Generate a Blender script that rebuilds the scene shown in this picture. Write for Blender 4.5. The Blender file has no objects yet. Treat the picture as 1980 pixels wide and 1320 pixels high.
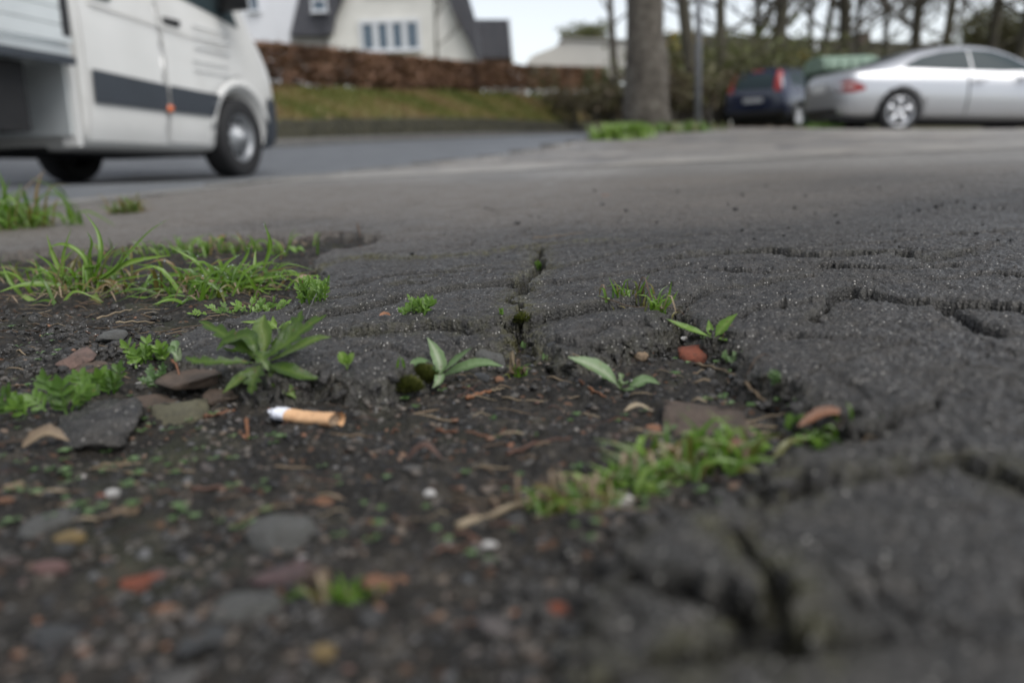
import bpy, bmesh, math, random
import numpy as np
from math import radians as R, sin, cos, pi, sqrt, atan2, exp
from mathutils import Vector, Matrix, Euler, noise as mnoise
from mathutils.bvhtree import BVHTree

S = bpy.context.scene
col = S.collection
random.seed(7); rng = np.random.default_rng(7)

# ------------------------------------------------------------------ camera
CAMZ = 0.12
PITCH, ROLL, FPX = 13.15, 2.0, 1605.0
cam_d = bpy.data.cameras.new('camera'); cam = bpy.data.objects.new('camera', cam_d); col.objects.link(cam)
cam_d.sensor_width = 22.2; cam_d.lens = FPX/1980*22.2
cam_d.clip_start = 0.01; cam_d.clip_end = 2000
MC = Matrix.Rotation(R(90-PITCH), 3, 'X') @ Matrix.Rotation(R(-ROLL), 3, 'Z')
cam.matrix_world = Matrix.Translation((0, 0, CAMZ)) @ MC.to_4x4()
cam_d.dof.use_dof = True; cam_d.dof.focus_distance = 0.555; cam_d.dof.aperture_fstop = 3.1
cam_d.dof.aperture_blades = 0
S.camera = cam

# ------------------------------------------------------------------ sky, sun, exposure (overcast)
w = bpy.data.worlds.new('World'); S.world = w; w.use_nodes = True
nt = w.node_tree; bg = nt.nodes['Background']
SUN_EL, SUN_AZ = 58, 135
sky = nt.nodes.new('ShaderNodeTexSky'); sky.sky_type = 'NISHITA'; sky.sun_disc = False
sky.sun_elevation = R(SUN_EL); sky.sun_rotation = R(SUN_AZ); sky.dust_density = 0.7; sky.ozone_density = 1.5; sky.air_density = 1.0
hs = nt.nodes.new('ShaderNodeHueSaturation'); hs.inputs['Saturation'].default_value = 0.3
nt.links.new(sky.outputs[0], hs.inputs['Color']); nt.links.new(hs.outputs[0], bg.inputs[0]); bg.inputs[1].default_value = 0.1
sd = bpy.data.lights.new('sun', 'SUN'); sd.energy = 1.5; sd.angle = R(45); sd.color = (1, .97, .93)
so = bpy.data.objects.new('sun', sd); col.objects.link(so)
az = R(SUN_AZ); dv = Vector((sin(az)*cos(R(SUN_EL)), cos(az)*cos(R(SUN_EL)), sin(R(SUN_EL))))
so.rotation_euler = dv.to_track_quat('Z', 'Y').to_euler(); so.location = (0, 0, 20)
S.view_settings.view_transform = 'Standard'; S.view_settings.look = 'None'; S.view_settings.exposure = 0.86; S.view_settings.gamma = 1

# ------------------------------------------------------------------ pixel (of the 1980 px photograph) <-> world
def ray(px, py):
    return MC @ Vector(((px-990)/FPX, (660-py)/FPX, -1))
def P(px, py, Y):
    d = ray(px, py); t = Y/d.y
    return Vector((d.x*t, Y, CAMZ+d.z*t))
def PZ(px, py, Z):
    d = ray(px, py); t = (Z-CAMZ)/d.z
    return Vector((d.x*t, d.y*t, Z))

# ------------------------------------------------------------------ numpy noise
def _h(xi, yi, s):
    h = (xi.astype(np.int64)*374761393 + yi.astype(np.int64)*668265263 + s*974634777) & 0xffffffff
    h = ((h ^ (h >> 13))*1274126177) & 0xffffffff
    h = h ^ (h >> 16)
    return (h & 0xffffff)/float(0xffffff)
def vn(x, y, s=0):
    x = np.asarray(x, float); y = np.asarray(y, float)
    xf = np.floor(x); yf = np.floor(y); a = x-xf; b = y-yf
    a = a*a*a*(a*(a*6-15)+10); b = b*b*b*(b*(b*6-15)+10)
    v = (_h(xf, yf, s)*(1-a)+_h(xf+1, yf, s)*a)*(1-b)+(_h(xf, yf+1, s)*(1-a)+_h(xf+1, yf+1, s)*a)*b
    return v*2-1
def fbm(x, y, f, o=3, s=0, g=.5):
    t = 0; A = 1; n = 0
    c, sn = cos(.6), sin(.6)
    x = np.asarray(x, float); y = np.asarray(y, float)
    for i in range(o):
        t = t+A*vn(x*f, y*f, s+i*17); n += A; A *= g; f *= 2.03
        x, y = c*x-sn*y, sn*x+c*y
    return t/n
def worley(x, y, f, s=0):
    x = np.asarray(x, float)*f; y = np.asarray(y, float)*f
    xf = np.floor(x); yf = np.floor(y); d = np.full(x.shape, 9.)
    idv = np.zeros(x.shape)
    for i in (-1, 0, 1):
        for j in (-1, 0, 1):
            cx = xf+i; cy = yf+j
            dd = (cx+_h(cx, cy, s)-x)**2+(cy+_h(cx, cy, s+5)-y)**2
            m = dd < d; d = np.where(m, dd, d); idv = np.where(m, _h(cx, cy, s+9), idv)
    return np.sqrt(d), idv
def voredge(x, y, f, s=0):
    x = np.asarray(x, float)*f; y = np.asarray(y, float)*f
    xf = np.floor(x); yf = np.floor(y); d1 = np.full(x.shape, 9.); d2 = d1.copy()
    for i in (-1, 0, 1):
        for j in (-1, 0, 1):
            cx = xf+i; cy = yf+j; dd = np.hypot(cx+_h(cx, cy, s)-x, cy+_h(cx, cy, s+5)-y)
            d2 = np.minimum(d2, np.maximum(d1, dd)); d1 = np.minimum(d1, dd)
    return d2-d1
def sstep(a, b, x):
    t = np.clip((x-a)/(b-a), 0, 1); return t*t*(3-2*t)

# ------------------------------------------------------------------ mesh helpers
def new_mesh(name, v, f, mat=None, smooth=True, attrs=None):
    me = bpy.data.meshes.new(name)
    v = np.asarray(v, np.float32)
    if isinstance(f, np.ndarray):
        n, k = f.shape
        me.vertices.add(len(v)); me.vertices.foreach_set('co', v.ravel())
        me.loops.add(n*k); me.loops.foreach_set('vertex_index', f.astype(np.int32).ravel())
        me.polygons.add(n); me.polygons.foreach_set('loop_start', np.arange(0, n*k, k, dtype=np.int32))
        try: me.polygons.foreach_set('loop_total', np.full(n, k, dtype=np.int32))
        except Exception: pass
    else:
        me.from_pydata([tuple(a) for a in v], [], f)
    me.update(calc_edges=True)
    if smooth and len(me.polygons): me.polygons.foreach_set('use_smooth', np.ones(len(me.polygons), bool))
    for k_, a in (attrs or {}).items():
        at = me.attributes.new(k_, 'FLOAT', 'POINT'); at.data.foreach_set('value', np.asarray(a, np.float32))
    if mat: me.materials.append(mat)
    return me
def link(name, me, parent=None, loc=None):
    o = bpy.data.objects.new(name, me); col.objects.link(o)
    if parent is not None: o.parent = parent
    if loc is not None: o.location = loc
    return o
def tag(o, label=None, cat=None, group=None, kind=None):
    if label: o['label'] = label
    if cat: o['category'] = cat
    if group: o['group'] = group
    if kind: o['kind'] = kind
    return o
def thing(name, label, cat, loc=(0, 0, 0), rot=(0, 0, 0), group=None):
    o = bpy.data.objects.new(name, None); col.objects.link(o); o.location = loc; o.rotation_euler = rot
    o.empty_display_size = .05
    return tag(o, label, cat, group)

class MB:
    def __init__(s): s.v = []; s.f = []; s.t = []; s.n = 0
    def add(s, v, f, t=.5):
        v = [tuple(a) for a in v]
        s.v += v; s.f += [tuple(i+s.n for i in q) for q in f]; s.n += len(v)
        s.t += list(t) if hasattr(t, '__len__') else [t]*len(v)
        return s
    def box(s, c, d, rot=None, t=.5, taper=1.0):
        x, y, z = d[0]/2, d[1]/2, d[2]/2
        vs = [Vector((a*x*(taper if e > 0 else 1), b*y*(taper if e > 0 else 1), e*z)) for e in (-1, 1) for a, b in ((-1, -1), (1, -1), (1, 1), (-1, 1))]
        if rot is not None: vs = [rot @ q for q in vs]
        c = Vector(c)
        return s.add([q+c for q in vs], [(3, 2, 1, 0), (4, 5, 6, 7), (0, 1, 5, 4), (1, 2, 6, 5), (2, 3, 7, 6), (3, 0, 4, 7)], t)
    def tube(s, pts, rad, n=8, t=.5, cap=True):
        pts = [Vector(p) for p in pts]
        if not hasattr(rad, '__len__'): rad = [rad]*len(pts)
        vs = []; up = Vector((0, 0, 1)); prev = None
        for i, p in enumerate(pts):
            tg = (pts[min(i+1, len(pts)-1)]-pts[max(i-1, 0)]).normalized()
            if prev is None:
                a = tg.cross(up if abs(tg.z) < .9 else Vector((1, 0, 0))).normalized()
            else:
                a = (prev-tg*prev.dot(tg)).normalized()
            prev = a; b = tg.cross(a)
            vs += [p+(a*cos(2*pi*k/n)+b*sin(2*pi*k/n))*rad[i] for k in range(n)]
        fs = [(i*n+k, i*n+(k+1) % n, (i+1)*n+(k+1) % n, (i+1)*n+k) for i in range(len(pts)-1) for k in range(n)]
        if cap: fs += [tuple(range(n-1, -1, -1)), tuple((len(pts)-1)*n+k for k in range(n))]
        return s.add(vs, fs, t)
    def ribbon(s, pts, wid, up=Vector((0, 0, 1)), fold=.25, t=.5, edge=None, ncr=5):
        """leaf blade along pts; half widths wid; V folded; edge(u, side)-> multiplier"""
        pts = [Vector(p) for p in pts]; N = len(pts); vs = []; tt = []
        for i, p in enumerate(pts):
            tg = (pts[min(i+1, N-1)]-pts[max(i-1, 0)]).normalized()
            sd_ = tg.cross(up)
            if sd_.length < 1e-4: sd_ = Vector((1, 0, 0))
            sd_.normalize(); nm = sd_.cross(tg).normalized()
            for k in range(ncr):
                q = k/(ncr-1)*2-1
                ww = wid[i]
                if edge: ww *= edge(i/(N-1), 1 if q > 0 else -1)
                vs.append(p+sd_*(q*ww)+nm*(abs(q)*ww*fold)); tt.append(t+(0.3*(1-abs(q))**2 if ncr > 3 else 0))
        fs = [(i*ncr+k, i*ncr+k+1, (i+1)*ncr+k+1, (i+1)*ncr+k) for i in range(N-1) for k in range(ncr-1)]
        return s.add(vs, fs, tt)
    def mesh(s, name, mat, smooth=True):
        return new_mesh(name, np.array(s.v) if s.v else np.zeros((0, 3)), s.f, mat, smooth, {'tint': s.t})
    def build(s, name, mat, parent=None, smooth=True, loc=None):
        return link(name, s.mesh(name, mat, smooth), parent, loc)

def bez(pts, n=10):
    """smooth curve through control points (Catmull-Rom)"""
    p = [Vector(a) for a in pts]
    if len(p) == 2: return [p[0].lerp(p[1], i/(n-1)) for i in range(n)]
    q = [p[0]*2-p[1]]+p+[p[-1]*2-p[-2]]; out = []
    m = len(p)-1
    for i in range(n):
        u = i/(n-1)*m; k = min(int(u), m-1); t = u-k
        a, b, c, d = q[k], q[k+1], q[k+2], q[k+3]
        out.append(.5*((2*b)+(c-a)*t+(2*a-5*b+4*c-d)*t*t+(3*b-a-3*c+d)*t*t*t))
    return out

# ------------------------------------------------------------------ materials
class NT:
    def __init__(s, name):
        s.m = bpy.data.materials.new(name); s.m.use_nodes = True; s.t = s.m.node_tree
        s.b = s.t.nodes['Principled BSDF']; s.out = s.t.nodes['Material Output']
        s.co = s.t.nodes.new('ShaderNodeTexCoord').outputs['Object']
    def L(s, a, b): s.t.links.new(a, b)
    def N(s, ty, **k):
        n = s.t.nodes.new(ty)
        for a, b in k.items():
            if a in n.inputs: n.inputs[a].default_value = b
            else: setattr(n, a, b)
        return n
    def noise(s, sc, det=4, rough=.55, dist=0, vec=None):
        n = s.N('ShaderNodeTexNoise', Scale=sc, Detail=det, Roughness=rough, Distortion=dist); s.L(vec or s.co, n.inputs['Vector']); return n.outputs['Fac']
    def vor(s, sc, out='Distance', vec=None, feature='F1'):
        n = s.N('ShaderNodeTexVoronoi', Scale=sc, feature=feature); s.L(vec or s.co, n.inputs['Vector']); return n.outputs[out]
    def ramp(s, fac, stops):
        n = s.N('ShaderNodeValToRGB'); e = n.color_ramp.elements
        while len(e) < len(stops): e.new(.5)
        for i, (p, c) in enumerate(stops):
            e[i].position = p; e[i].color = tuple(c)+(1,) if hasattr(c, '__len__') else (c, c, c, 1)
        s.L(fac, n.inputs['Fac']); return n.outputs['Color']
    def mix(s, fac, a, b, mode='MIX'):
        n = s.N('ShaderNodeMix', data_type='RGBA', blend_type=mode)
        for i, x in ((0, fac), (6, a), (7, b)):
            if hasattr(x, 'is_linked') or hasattr(x, 'links'): s.L(x, n.inputs[i])
            elif hasattr(x, '__len__'): n.inputs[i].default_value = tuple(x)+(1,)
            else: n.inputs[i].default_value = x
        return n.outputs[2]
    def math(s, op, a, b=0.0):
        n = s.N('ShaderNodeMath', operation=op)
        for i, x in ((0, a), (1, b)):
            if hasattr(x, 'links'): s.L(x, n.inputs[i])
            else: n.inputs[i].default_value = x
        return n.outputs[0]
    def attr(s, name): return s.N('ShaderNodeAttribute', attribute_name=name).outputs['Fac']
    def bump(s, h, dist=.001, strength=1.0, prev=None):
        n = s.N('ShaderNodeBump', Strength=strength, Distance=dist); s.L(h, n.inputs['Height'])
        if prev: s.L(prev, n.inputs['Normal'])
        s.L(n.outputs[0], s.b.inputs['Normal']); return n.outputs[0]
    def col(s, c):
        if hasattr(c, 'links'): s.L(c, s.b.inputs['Base Color'])
        else: s.b.inputs['Base Color'].default_value = tuple(c)+(1,)
    def rough(s, r):
        if hasattr(r, 'links'): s.L(r, s.b.inputs['Roughness'])
        else: s.b.inputs['Roughness'].default_value = r
def simple(name, c, rough=.6, var=.15, sc=20, metal=0, bump=0, bsc=60, coat=0):
    t = NT(name)
    f = t.noise(sc, 5)
    t.col(t.ramp(f, [(.3, [x*(1-var) for x in c]), (.7, [min(1, x*(1+var)) for x in c])]))
    t.rough(rough); t.b.inputs['Metallic'].default_value = metal
    if coat: t.b.inputs['Coat Weight'].default_value = coat; t.b.inputs['Coat Roughness'].default_value = .06
    if bump: t.bump(t.noise(bsc, 4), bump)
    return t.m
def tinted(name, stops, rough=.6, sc=30, var=.3, trans=0, spec=.5, bump=0, bsc=100):
    """colour from the 'tint' attribute through a ramp, broken up by noise"""
    t = NT(name)
    c = t.ramp(t.attr('tint'), stops)
    c = t.mix(t.math('MULTIPLY', t.noise(sc, 4), var), c, (.01, .01, .008)) if var else c
    if trans and sc > 50: c = t.mix(t.ramp(t.noise(sc*2.5, 3), [(.64, 0), (.7, .55)]), c, (.16, .12, .05)); c = t.mix(t.ramp(t.noise(sc*5, 2), [(.68, 0), (.72, .7)]), c, (.05, .04, .025))
    t.col(c); t.rough(rough); t.b.inputs['Specular IOR Level'].default_value = spec
    if bump: t.bump(t.noise(bsc, 4), bump)
    if trans:
        tr = t.N('ShaderNodeBsdfTranslucent'); t.L(t.mix(1.0, c, (1.0, 1.25, .45), 'MULTIPLY'), tr.inputs['Color'])
        mx = t.N('ShaderNodeMixShader'); mx.inputs[0].default_value = trans
        t.L(t.b.outputs[0], mx.inputs[1]); t.L(tr.outputs[0], mx.inputs[2]); t.L(mx.outputs[0], t.out.inputs['Surface'])
    return t.m
# ================================================================== THE GROUND
def rbf(pts):
    A = np.array([[p[0], p[1]] for p in pts], float); z = np.array([p[2] for p in pts], float)
    sc = lambda q: np.stack([q[:, 0]/(np.hypot(q[:, 0], q[:, 1])+.6), np.log(np.hypot(q[:, 0], q[:, 1])+.6)], 1)
    B = sc(A); D = np.sqrt(((B[:, None]-B[None])**2).sum(-1)); n = len(B)
    M = np.zeros((n+1, n+1)); M[:n, :n] = D; M[:n, n] = 1; M[n, :n] = 1
    wv = np.linalg.solve(M, np.append(z, 0))
    def f(X, Y):
        X = np.asarray(X, float); Y = np.asarray(Y, float); sh = X.shape
        Q = sc(np.stack([X.ravel(), Y.ravel()], 1)); o = np.full(len(Q), wv[n])
        for i in range(n): o = o+wv[i]*np.sqrt(((Q-B[i])**2).sum(1)+.0004)
        return o.reshape(sh)
    return f
def q3(px, py, Y): v = P(px, py, Y); return (v.x, v.y, v.z)
pav_pts = [(-.6, -1, .018), (0, -1, .018), (.6, -1, .02), (-.4, .12, .018), (0, .12, .018), (.15, .15, .022), (.4, .2, .03),
           (-.4, .45, .018), (0, .45, .018), (.25, .45, .024), (.6, .5, .034),
           (-.5, .75, .016), (0, .65, .025), (.35, .7, .033), (.8, .8, .04),
           (-.9, 1.3, .016), (0, 1.3, .03), (.9, 1.3, .042), (-1.1, 2.2, .012), (0, 2.75, .034), (1.6, 2.6, .05), (3, 3, .05),
           (-.6, 5, .02), (1.2, 5, .045), (3, 5, .06), (5, 5, .05),
           (.2, 8, .06), (2.5, 8, .1), (6, 8, .08), q3(1155, 272, 10.5), q3(1300, 249, 12.5), q3(1450, 248, 12.8), q3(1745, 252, 13), q3(1980, 250, 13), q3(2300, 250, 13),
           q3(1300, 247, 18), q3(1460, 250, 21), q3(1745, 254, 20), q3(2100, 254, 20), (-3, .5, .02), (3, .5, .06)]
pav0 = rbf(pav_pts)
# road: falls gently from the kerb to the van, then climbs to its far kerb
fw = q3(452, 343, 7.8)
road_pts = [(-1.1, 2.2, -.01), (-.95, 3.2, -.015), (-.7, 5, -.012), (.1, 8, .02), q3(1150, 276, 10.8), fw, (fw[0]-1.65, fw[1]+.41, fw[2]), (fw[0]-.87, fw[1]-3.5, fw[2]+.09),
            (fw[0]-2.5, fw[1]-3.1, fw[2]+.08), (-2, 2, .02), (-4, 1.5, .06), (-8, 2, .14), q3(-200, 308, 9), q3(200, 297, 11), q3(530, 284, 14.4), q3(900, 266, 23.3), q3(1150, 259, 38), q3(1250, 255, 60),
            (-12, 3, .2), (-3, -3, .05)]
road0 = rbf(road_pts)
# sunken bare soil patch outlined in the photograph, carried to the asphalt's level
dirt_px = [(-500, 600), (-300, 480), (0, 482), (100, 473), (250, 466), (420, 455), (560, 456), (640, 446), (745, 452), (710, 470), (630, 478),
           (600, 500), (622, 528), (600, 556), (560, 580), (520, 600), (470, 612), (385, 628), (330, 652), (330, 676), (400, 692), (480, 700), (540, 712), (600, 700), (680, 714), (735, 718),
           (790, 700), (841, 673), (880, 660), (940, 652), (985, 642), (992, 618), (1012, 618), (1020, 645), (1060, 660), (1100, 672), (1167, 654), (1233, 643), (1285, 622), (1302, 596), (1322, 590), (1335, 622), (1370, 642), (1411, 650),
           (1408, 684), (1438, 706), (1522, 722), (1548, 740), (1585, 788), (1650, 806), (1695, 832), (1610, 858), (1510, 898), (1482, 955), (1380, 985),
           (1245, 1000), (1185, 1050), (1160, 1150), (1140, 1250), (1120, 1340), (1080, 1900), (-900, 1900)]
DP = np.array([[PZ(x, y, .02).x, PZ(x, y, .02).y] for x, y in dirt_px])
def seg_d(X, Y, a, b):
    dx, dy = b[0]-a[0], b[1]-a[1]; L2 = dx*dx+dy*dy+1e-12
    t = np.clip(((X-a[0])*dx+(Y-a[1])*dy)/L2, 0, 1)
    return np.hypot(X-a[0]-t*dx, Y-a[1]-t*dy)
def asph_sd(X, Y):
    """signed distance to the soil patch outline, positive on asphalt"""
    Xw = X+fbm(X, Y, 28, 4, 11, .65)*.009+fbm(X, Y, 7, 2, 13)*.005; Yw = Y+fbm(X, Y, 28, 4, 12, .65)*.009+fbm(X, Y, 7, 2, 14)*.005
    d = np.full(X.shape, 99.); ins = np.zeros(X.shape, bool); n = len(DP)
    for i in range(n):
        a, b = DP[i], DP[(i+1) % n]
        d = np.minimum(d, seg_d(Xw, Yw, a, b))
        c = ((a[1] > Yw) != (b[1] > Yw)) & (Xw < (b[0]-a[0])*(Yw-a[1])/(b[1]-a[1]+1e-15)+a[0]); ins ^= c
    return np.where(ins, -d, d)
# cracks: (points, half width m, depth m, moss)
cracks_px = [
 ([(1035, 468), (1043, 500), (1046, 520), (1012, 540), (994, 575), (1003, 600), (1000, 640)], .0038, .011, .9),
 ([(600, 598), (660, 585), (730, 570), (775, 562), (870, 548), (985, 540), (1000, 545)], .0035, .009, .15),
 ([(690, 617), (760, 612), (850, 603), (930, 607), (995, 600)], .0045, .012, .5),
 ([(1005, 600), (1040, 592), (1100, 588), (1160, 580), (1230, 574)], .004, .012, .15),
 ([(1046, 520), (1120, 507), (1180, 492), (1260, 476), (1330, 468)], .0025, .006, .1),
 ([(1046, 545), (1110, 540), (1180, 528), (1260, 521), (1335, 512)], .002, .006, 0),
 ([(1320, 497), (1360, 492), (1420, 490), (1500, 487), (1540, 496), (1590, 500), (1660, 497), (1740, 501), (1765, 515), (1800, 513), (1865, 500)], .005, .012, .2),
 ([(1296, 592), (1330, 568), (1400, 552), (1480, 546), (1560, 532)], .003, .008, .1),
 ([(1370, 603), (1450, 592), (1500, 590), (1560, 580)], .003, .008, 0),
 ([(1560, 604), (1600, 575), (1640, 562), (1720, 578), (1800, 585), (1900, 588), (2020, 600)], .003, .009, .1),
 ([(1590, 695), (1640, 675), (1700, 662), (1760, 650)], .002, .005, 0),
 ([(1690, 482), (1780, 470), (1890, 456), (1980, 448)], .003, .006, 0),
 ([(1550, 742), (1590, 785), (1650, 795), (1720, 790), (1785, 775), (1812, 742)], .0035, .014, 0),
 ([(1500, 932), (1560, 892), (1700, 878), (1850, 868), (1980, 905), (2100, 960)], .005, .013, .5),
 ([(1238, 1035), (1320, 1090), (1400, 1120), (1490, 1132)], .006, .016, .1),
 ([(1430, 985), (1470, 1050), (1505, 1130), (1560, 1210), (1620, 1330)], .006, .013, .9),
 ([(1150, 1250), (1250, 1215), (1380, 1180), (1500, 1140)], .006, .016, .6),
 ([(1600, 1160), (1700, 1170), (1830, 1250)], .004, .01, 0),
 ([(600, 500), (700, 483), (800, 489), (900, 487), (1040, 466), (1110, 461), (1180, 458)], .005, .003, 1.0),
 ([(1830, 588), (1880, 620), (1960, 640), (2060, 640)], .004, .009, 0),
 ([(760, 545), (800, 530), (900, 512), (1040, 505)], .0012, .002, .3),
 ([(640, 655), (700, 650), (745, 640), (800, 652)], .001, .003, 0),
 ([(660, 540), (740, 525), (840, 518), (930, 520)], .0016, .005, 0),
 ([(1100, 470), (1200, 462), (1320, 452), (1420, 452)], .0018, .005, 0),
 ([(1100, 560), (1180, 552), (1240, 556), (1300, 548)], .0016, .005, 0),
 ([(700, 560), (620, 566), (560, 590)], .0016, .005, .2),
 ([(1400, 520), (1500, 528), (1600, 522), (1720, 530), (1840, 524)], .0022, .006, 0),
 ([(1450, 640), (1540, 630), (1640, 640)], .0014, .004, 0),
 ([(1820, 545), (1900, 538), (2000, 545)], .002, .006, 0),
 ([(1060, 625), (1130, 634), (1200, 628)], .0014, .005, 0),
 ([(1140, 620), (1180, 610), (1250, 606)], .002, .005, 0),
]
CR = []
for pts, wd, dp, ms in cracks_px:
    CR.append(([(PZ(x, y, .026).x, PZ(x, y, .026).y) for x, y in pts], wd, dp, ms))
def cracks(X, Y):
    Xw = X+fbm(X, Y, 45, 4, 21, .6)*.009; Yw = Y+fbm(X, Y, 45, 4, 22, .6)*.009
    dep = np.zeros(X.shape); moss = np.zeros(X.shape); stp = np.zeros(X.shape)
    wn = .75+.6*fbm(X, Y, 30, 2, 25)
    for pts, wd, dp, ms in CR:
        wd = (wd*1.1+.0010)*(1-.55*(min(p_[1] for p_ in pts) < .36)); dp = dp*(.6 if min(p_[1] for p_ in pts) < .36 else .95)
        d = np.full(X.shape, 9.); sg = np.zeros(X.shape)
        for a, b in zip(pts[:-1], pts[1:]):
            q_ = seg_d(Xw, Yw, a, b); s_ = ((b[0]-a[0])*(Yw-a[1])-(b[1]-a[1])*(Xw-a[0]))*(1 if b[0] > a[0] else -1); m_ = q_ < d; d = np.where(m_, q_, d); sg = np.where(m_, np.sign(s_), sg)
        hz_ = abs(pts[-1][0]-pts[0][0])/(abs(pts[-1][0]-pts[0][0])+abs(pts[-1][1]-pts[0][1])*.6)
        # the slab beyond the crack stands a little proud, the nearer one dips
        stp = stp+hz_*min(.0031, dp*.27)*np.where(sg > 0, np.exp(-d/.05), -np.exp(-d/.03)*.8)*sstep(0, .002, d)
        k = 1-sstep(.45, 1.15, d/(wd*wn+1e-4))
        # lip: asphalt rounds off towards the crack
        dep = np.maximum(dep, k*dp*(.8+.3*wn)+np.exp(-d/(wd*3))*dp*.16)
        if ms: moss = np.maximum(moss, ms*np.exp(-(d/(wd*1.6+.003))**2))
    # secondary crazing
    for f, s_, A, wth in ((8, 31, .0045, .0022), (22, 37, .0028, .0014)):
        e = voredge(Xw+fbm(X, Y, 15, 2, 33)*.01, Yw*1.15, f, s_)/f; k = (1-sstep(.3, 1.1, e/wth))*sstep(-.02, .18, fbm(X, Y, 6, 2, s_+3)); dep = np.maximum(dep, k*A)
    return dep, moss, stp
def h_asph(X, Y, detail=True):
    X = np.asarray(X, float); Y = np.asarray(Y, float)
    b = pav0(X, Y); near = 1-sstep(1.1, 2.6, Y+.3*X)
    h = b+fbm(X, Y, 5, 3, 1)*.0018*(.4+.6*near)+fbm(X, Y, 24, 3, 3)*.0012*near
    sd_ = asph_sd(X, Y)
    dep, moss, stp = cracks(X, Y)
    h = h-dep*(.25+.75*near)+stp
    h = h-.004*np.exp(-np.maximum(sd_, 0)/.010)*near
    drop = 1-sstep(-.020, .003, sd_)
    h = h-drop*(.035)+(drop > .01)*(drop < .99)*fbm(X, Y, 90, 3, 9, .7)*.005+np.exp(-(sd_/.01)**2)*fbm(X, Y, 55, 3, 10)*.003
    if detail:
        wd_, idv = worley(X, Y, 210, 4); h = h+(.5-wd_)*.0019*near*(.4+idv)
        h = h+fbm(X, Y, 100, 3, 6, .7)*.0014*near; wd_, idv = worley(X, Y, 420, 7); h = h+(.5-wd_)*.0012*near*idv
        pit = sstep(.35, .6, fbm(X, Y, 60, 2, 8)); h = h-pit*.0018*near
    return h, sd_, dep, moss
def h_dirt(X, Y, detail=True):
    X = np.asarray(X, float); Y = np.asarray(Y, float)
    b = pav0(X, Y)-.0155
    h = b+fbm(X, Y, 9, 3, 41)*.007+fbm(X, Y, 35, 4, 43, .65)*.0045
    clod = sstep(-.02, -.16, X)*sstep(.36, .5, Y); h = h+clod*(np.abs(fbm(X, Y, 26, 3, 47))*.009+.001)
    if detail:
        wd_, idv = worley(X, Y, 130, 44); h = h+np.maximum(0, .45-wd_)*.0045*idv
        wd_, idv = worley(X, Y, 300, 45); h = h+np.maximum(0, .5-wd_)*.0016
        h = h+fbm(X, Y, 160, 2, 46)*.0009
    return h
LX = np.arange(-1.6, 1.6, .004); LY = np.arange(.08, 2.4, .004); _X, _Y = np.meshgrid(LX, LY)
_ha, LSD, _, _ = h_asph(_X, _Y, False); _hd = h_dirt(_X, _Y, False)
LH = np.where(LSD > 0, _ha, np.maximum(_hd, _ha))
def _bil(T, x, y):
    u = np.clip((np.asarray(x)-LX[0])/.004, 0, len(LX)-1.001); v = np.clip((np.asarray(y)-LY[0])/.004, 0, len(LY)-1.001)
    i = u.astype(int); j = v.astype(int); a = u-i; b = v-j
    return (T[j, i]*(1-a)+T[j, i+1]*a)*(1-b)+(T[j+1, i]*(1-a)+T[j+1, i+1]*a)*b
def ground_at(px, py):
    """first hit of the pixel's ray with the modelled ground -> Vector"""
    d = ray(px, py); t = np.linspace(.1, 2.3, 1500)
    X = d.x*t; Y = d.y*t; Z = CAMZ+d.z*t; h = _bil(LH, X, Y)
    k = int(np.argmax(Z < h))
    if not (Z < h).any(): return PZ(px, py, .03)
    return Vector((X[k], Y[k], h[k]))
def gz(x, y):
    u = min(max((x-LX[0])/.004, 0), len(LX)-1.001); v = min(max((y-LY[0])/.004, 0), len(LY)-1.001); i = int(u); j = int(v); a = u-i; b = v-j
    return float((LH[j, i]*(1-a)+LH[j, i+1]*a)*(1-b)+(LH[j+1, i]*(1-a)+LH[j+1, i+1]*a)*b)
def gz_many(X, Y): return _bil(LH, X, Y), _bil(LSD, X, Y)

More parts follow.
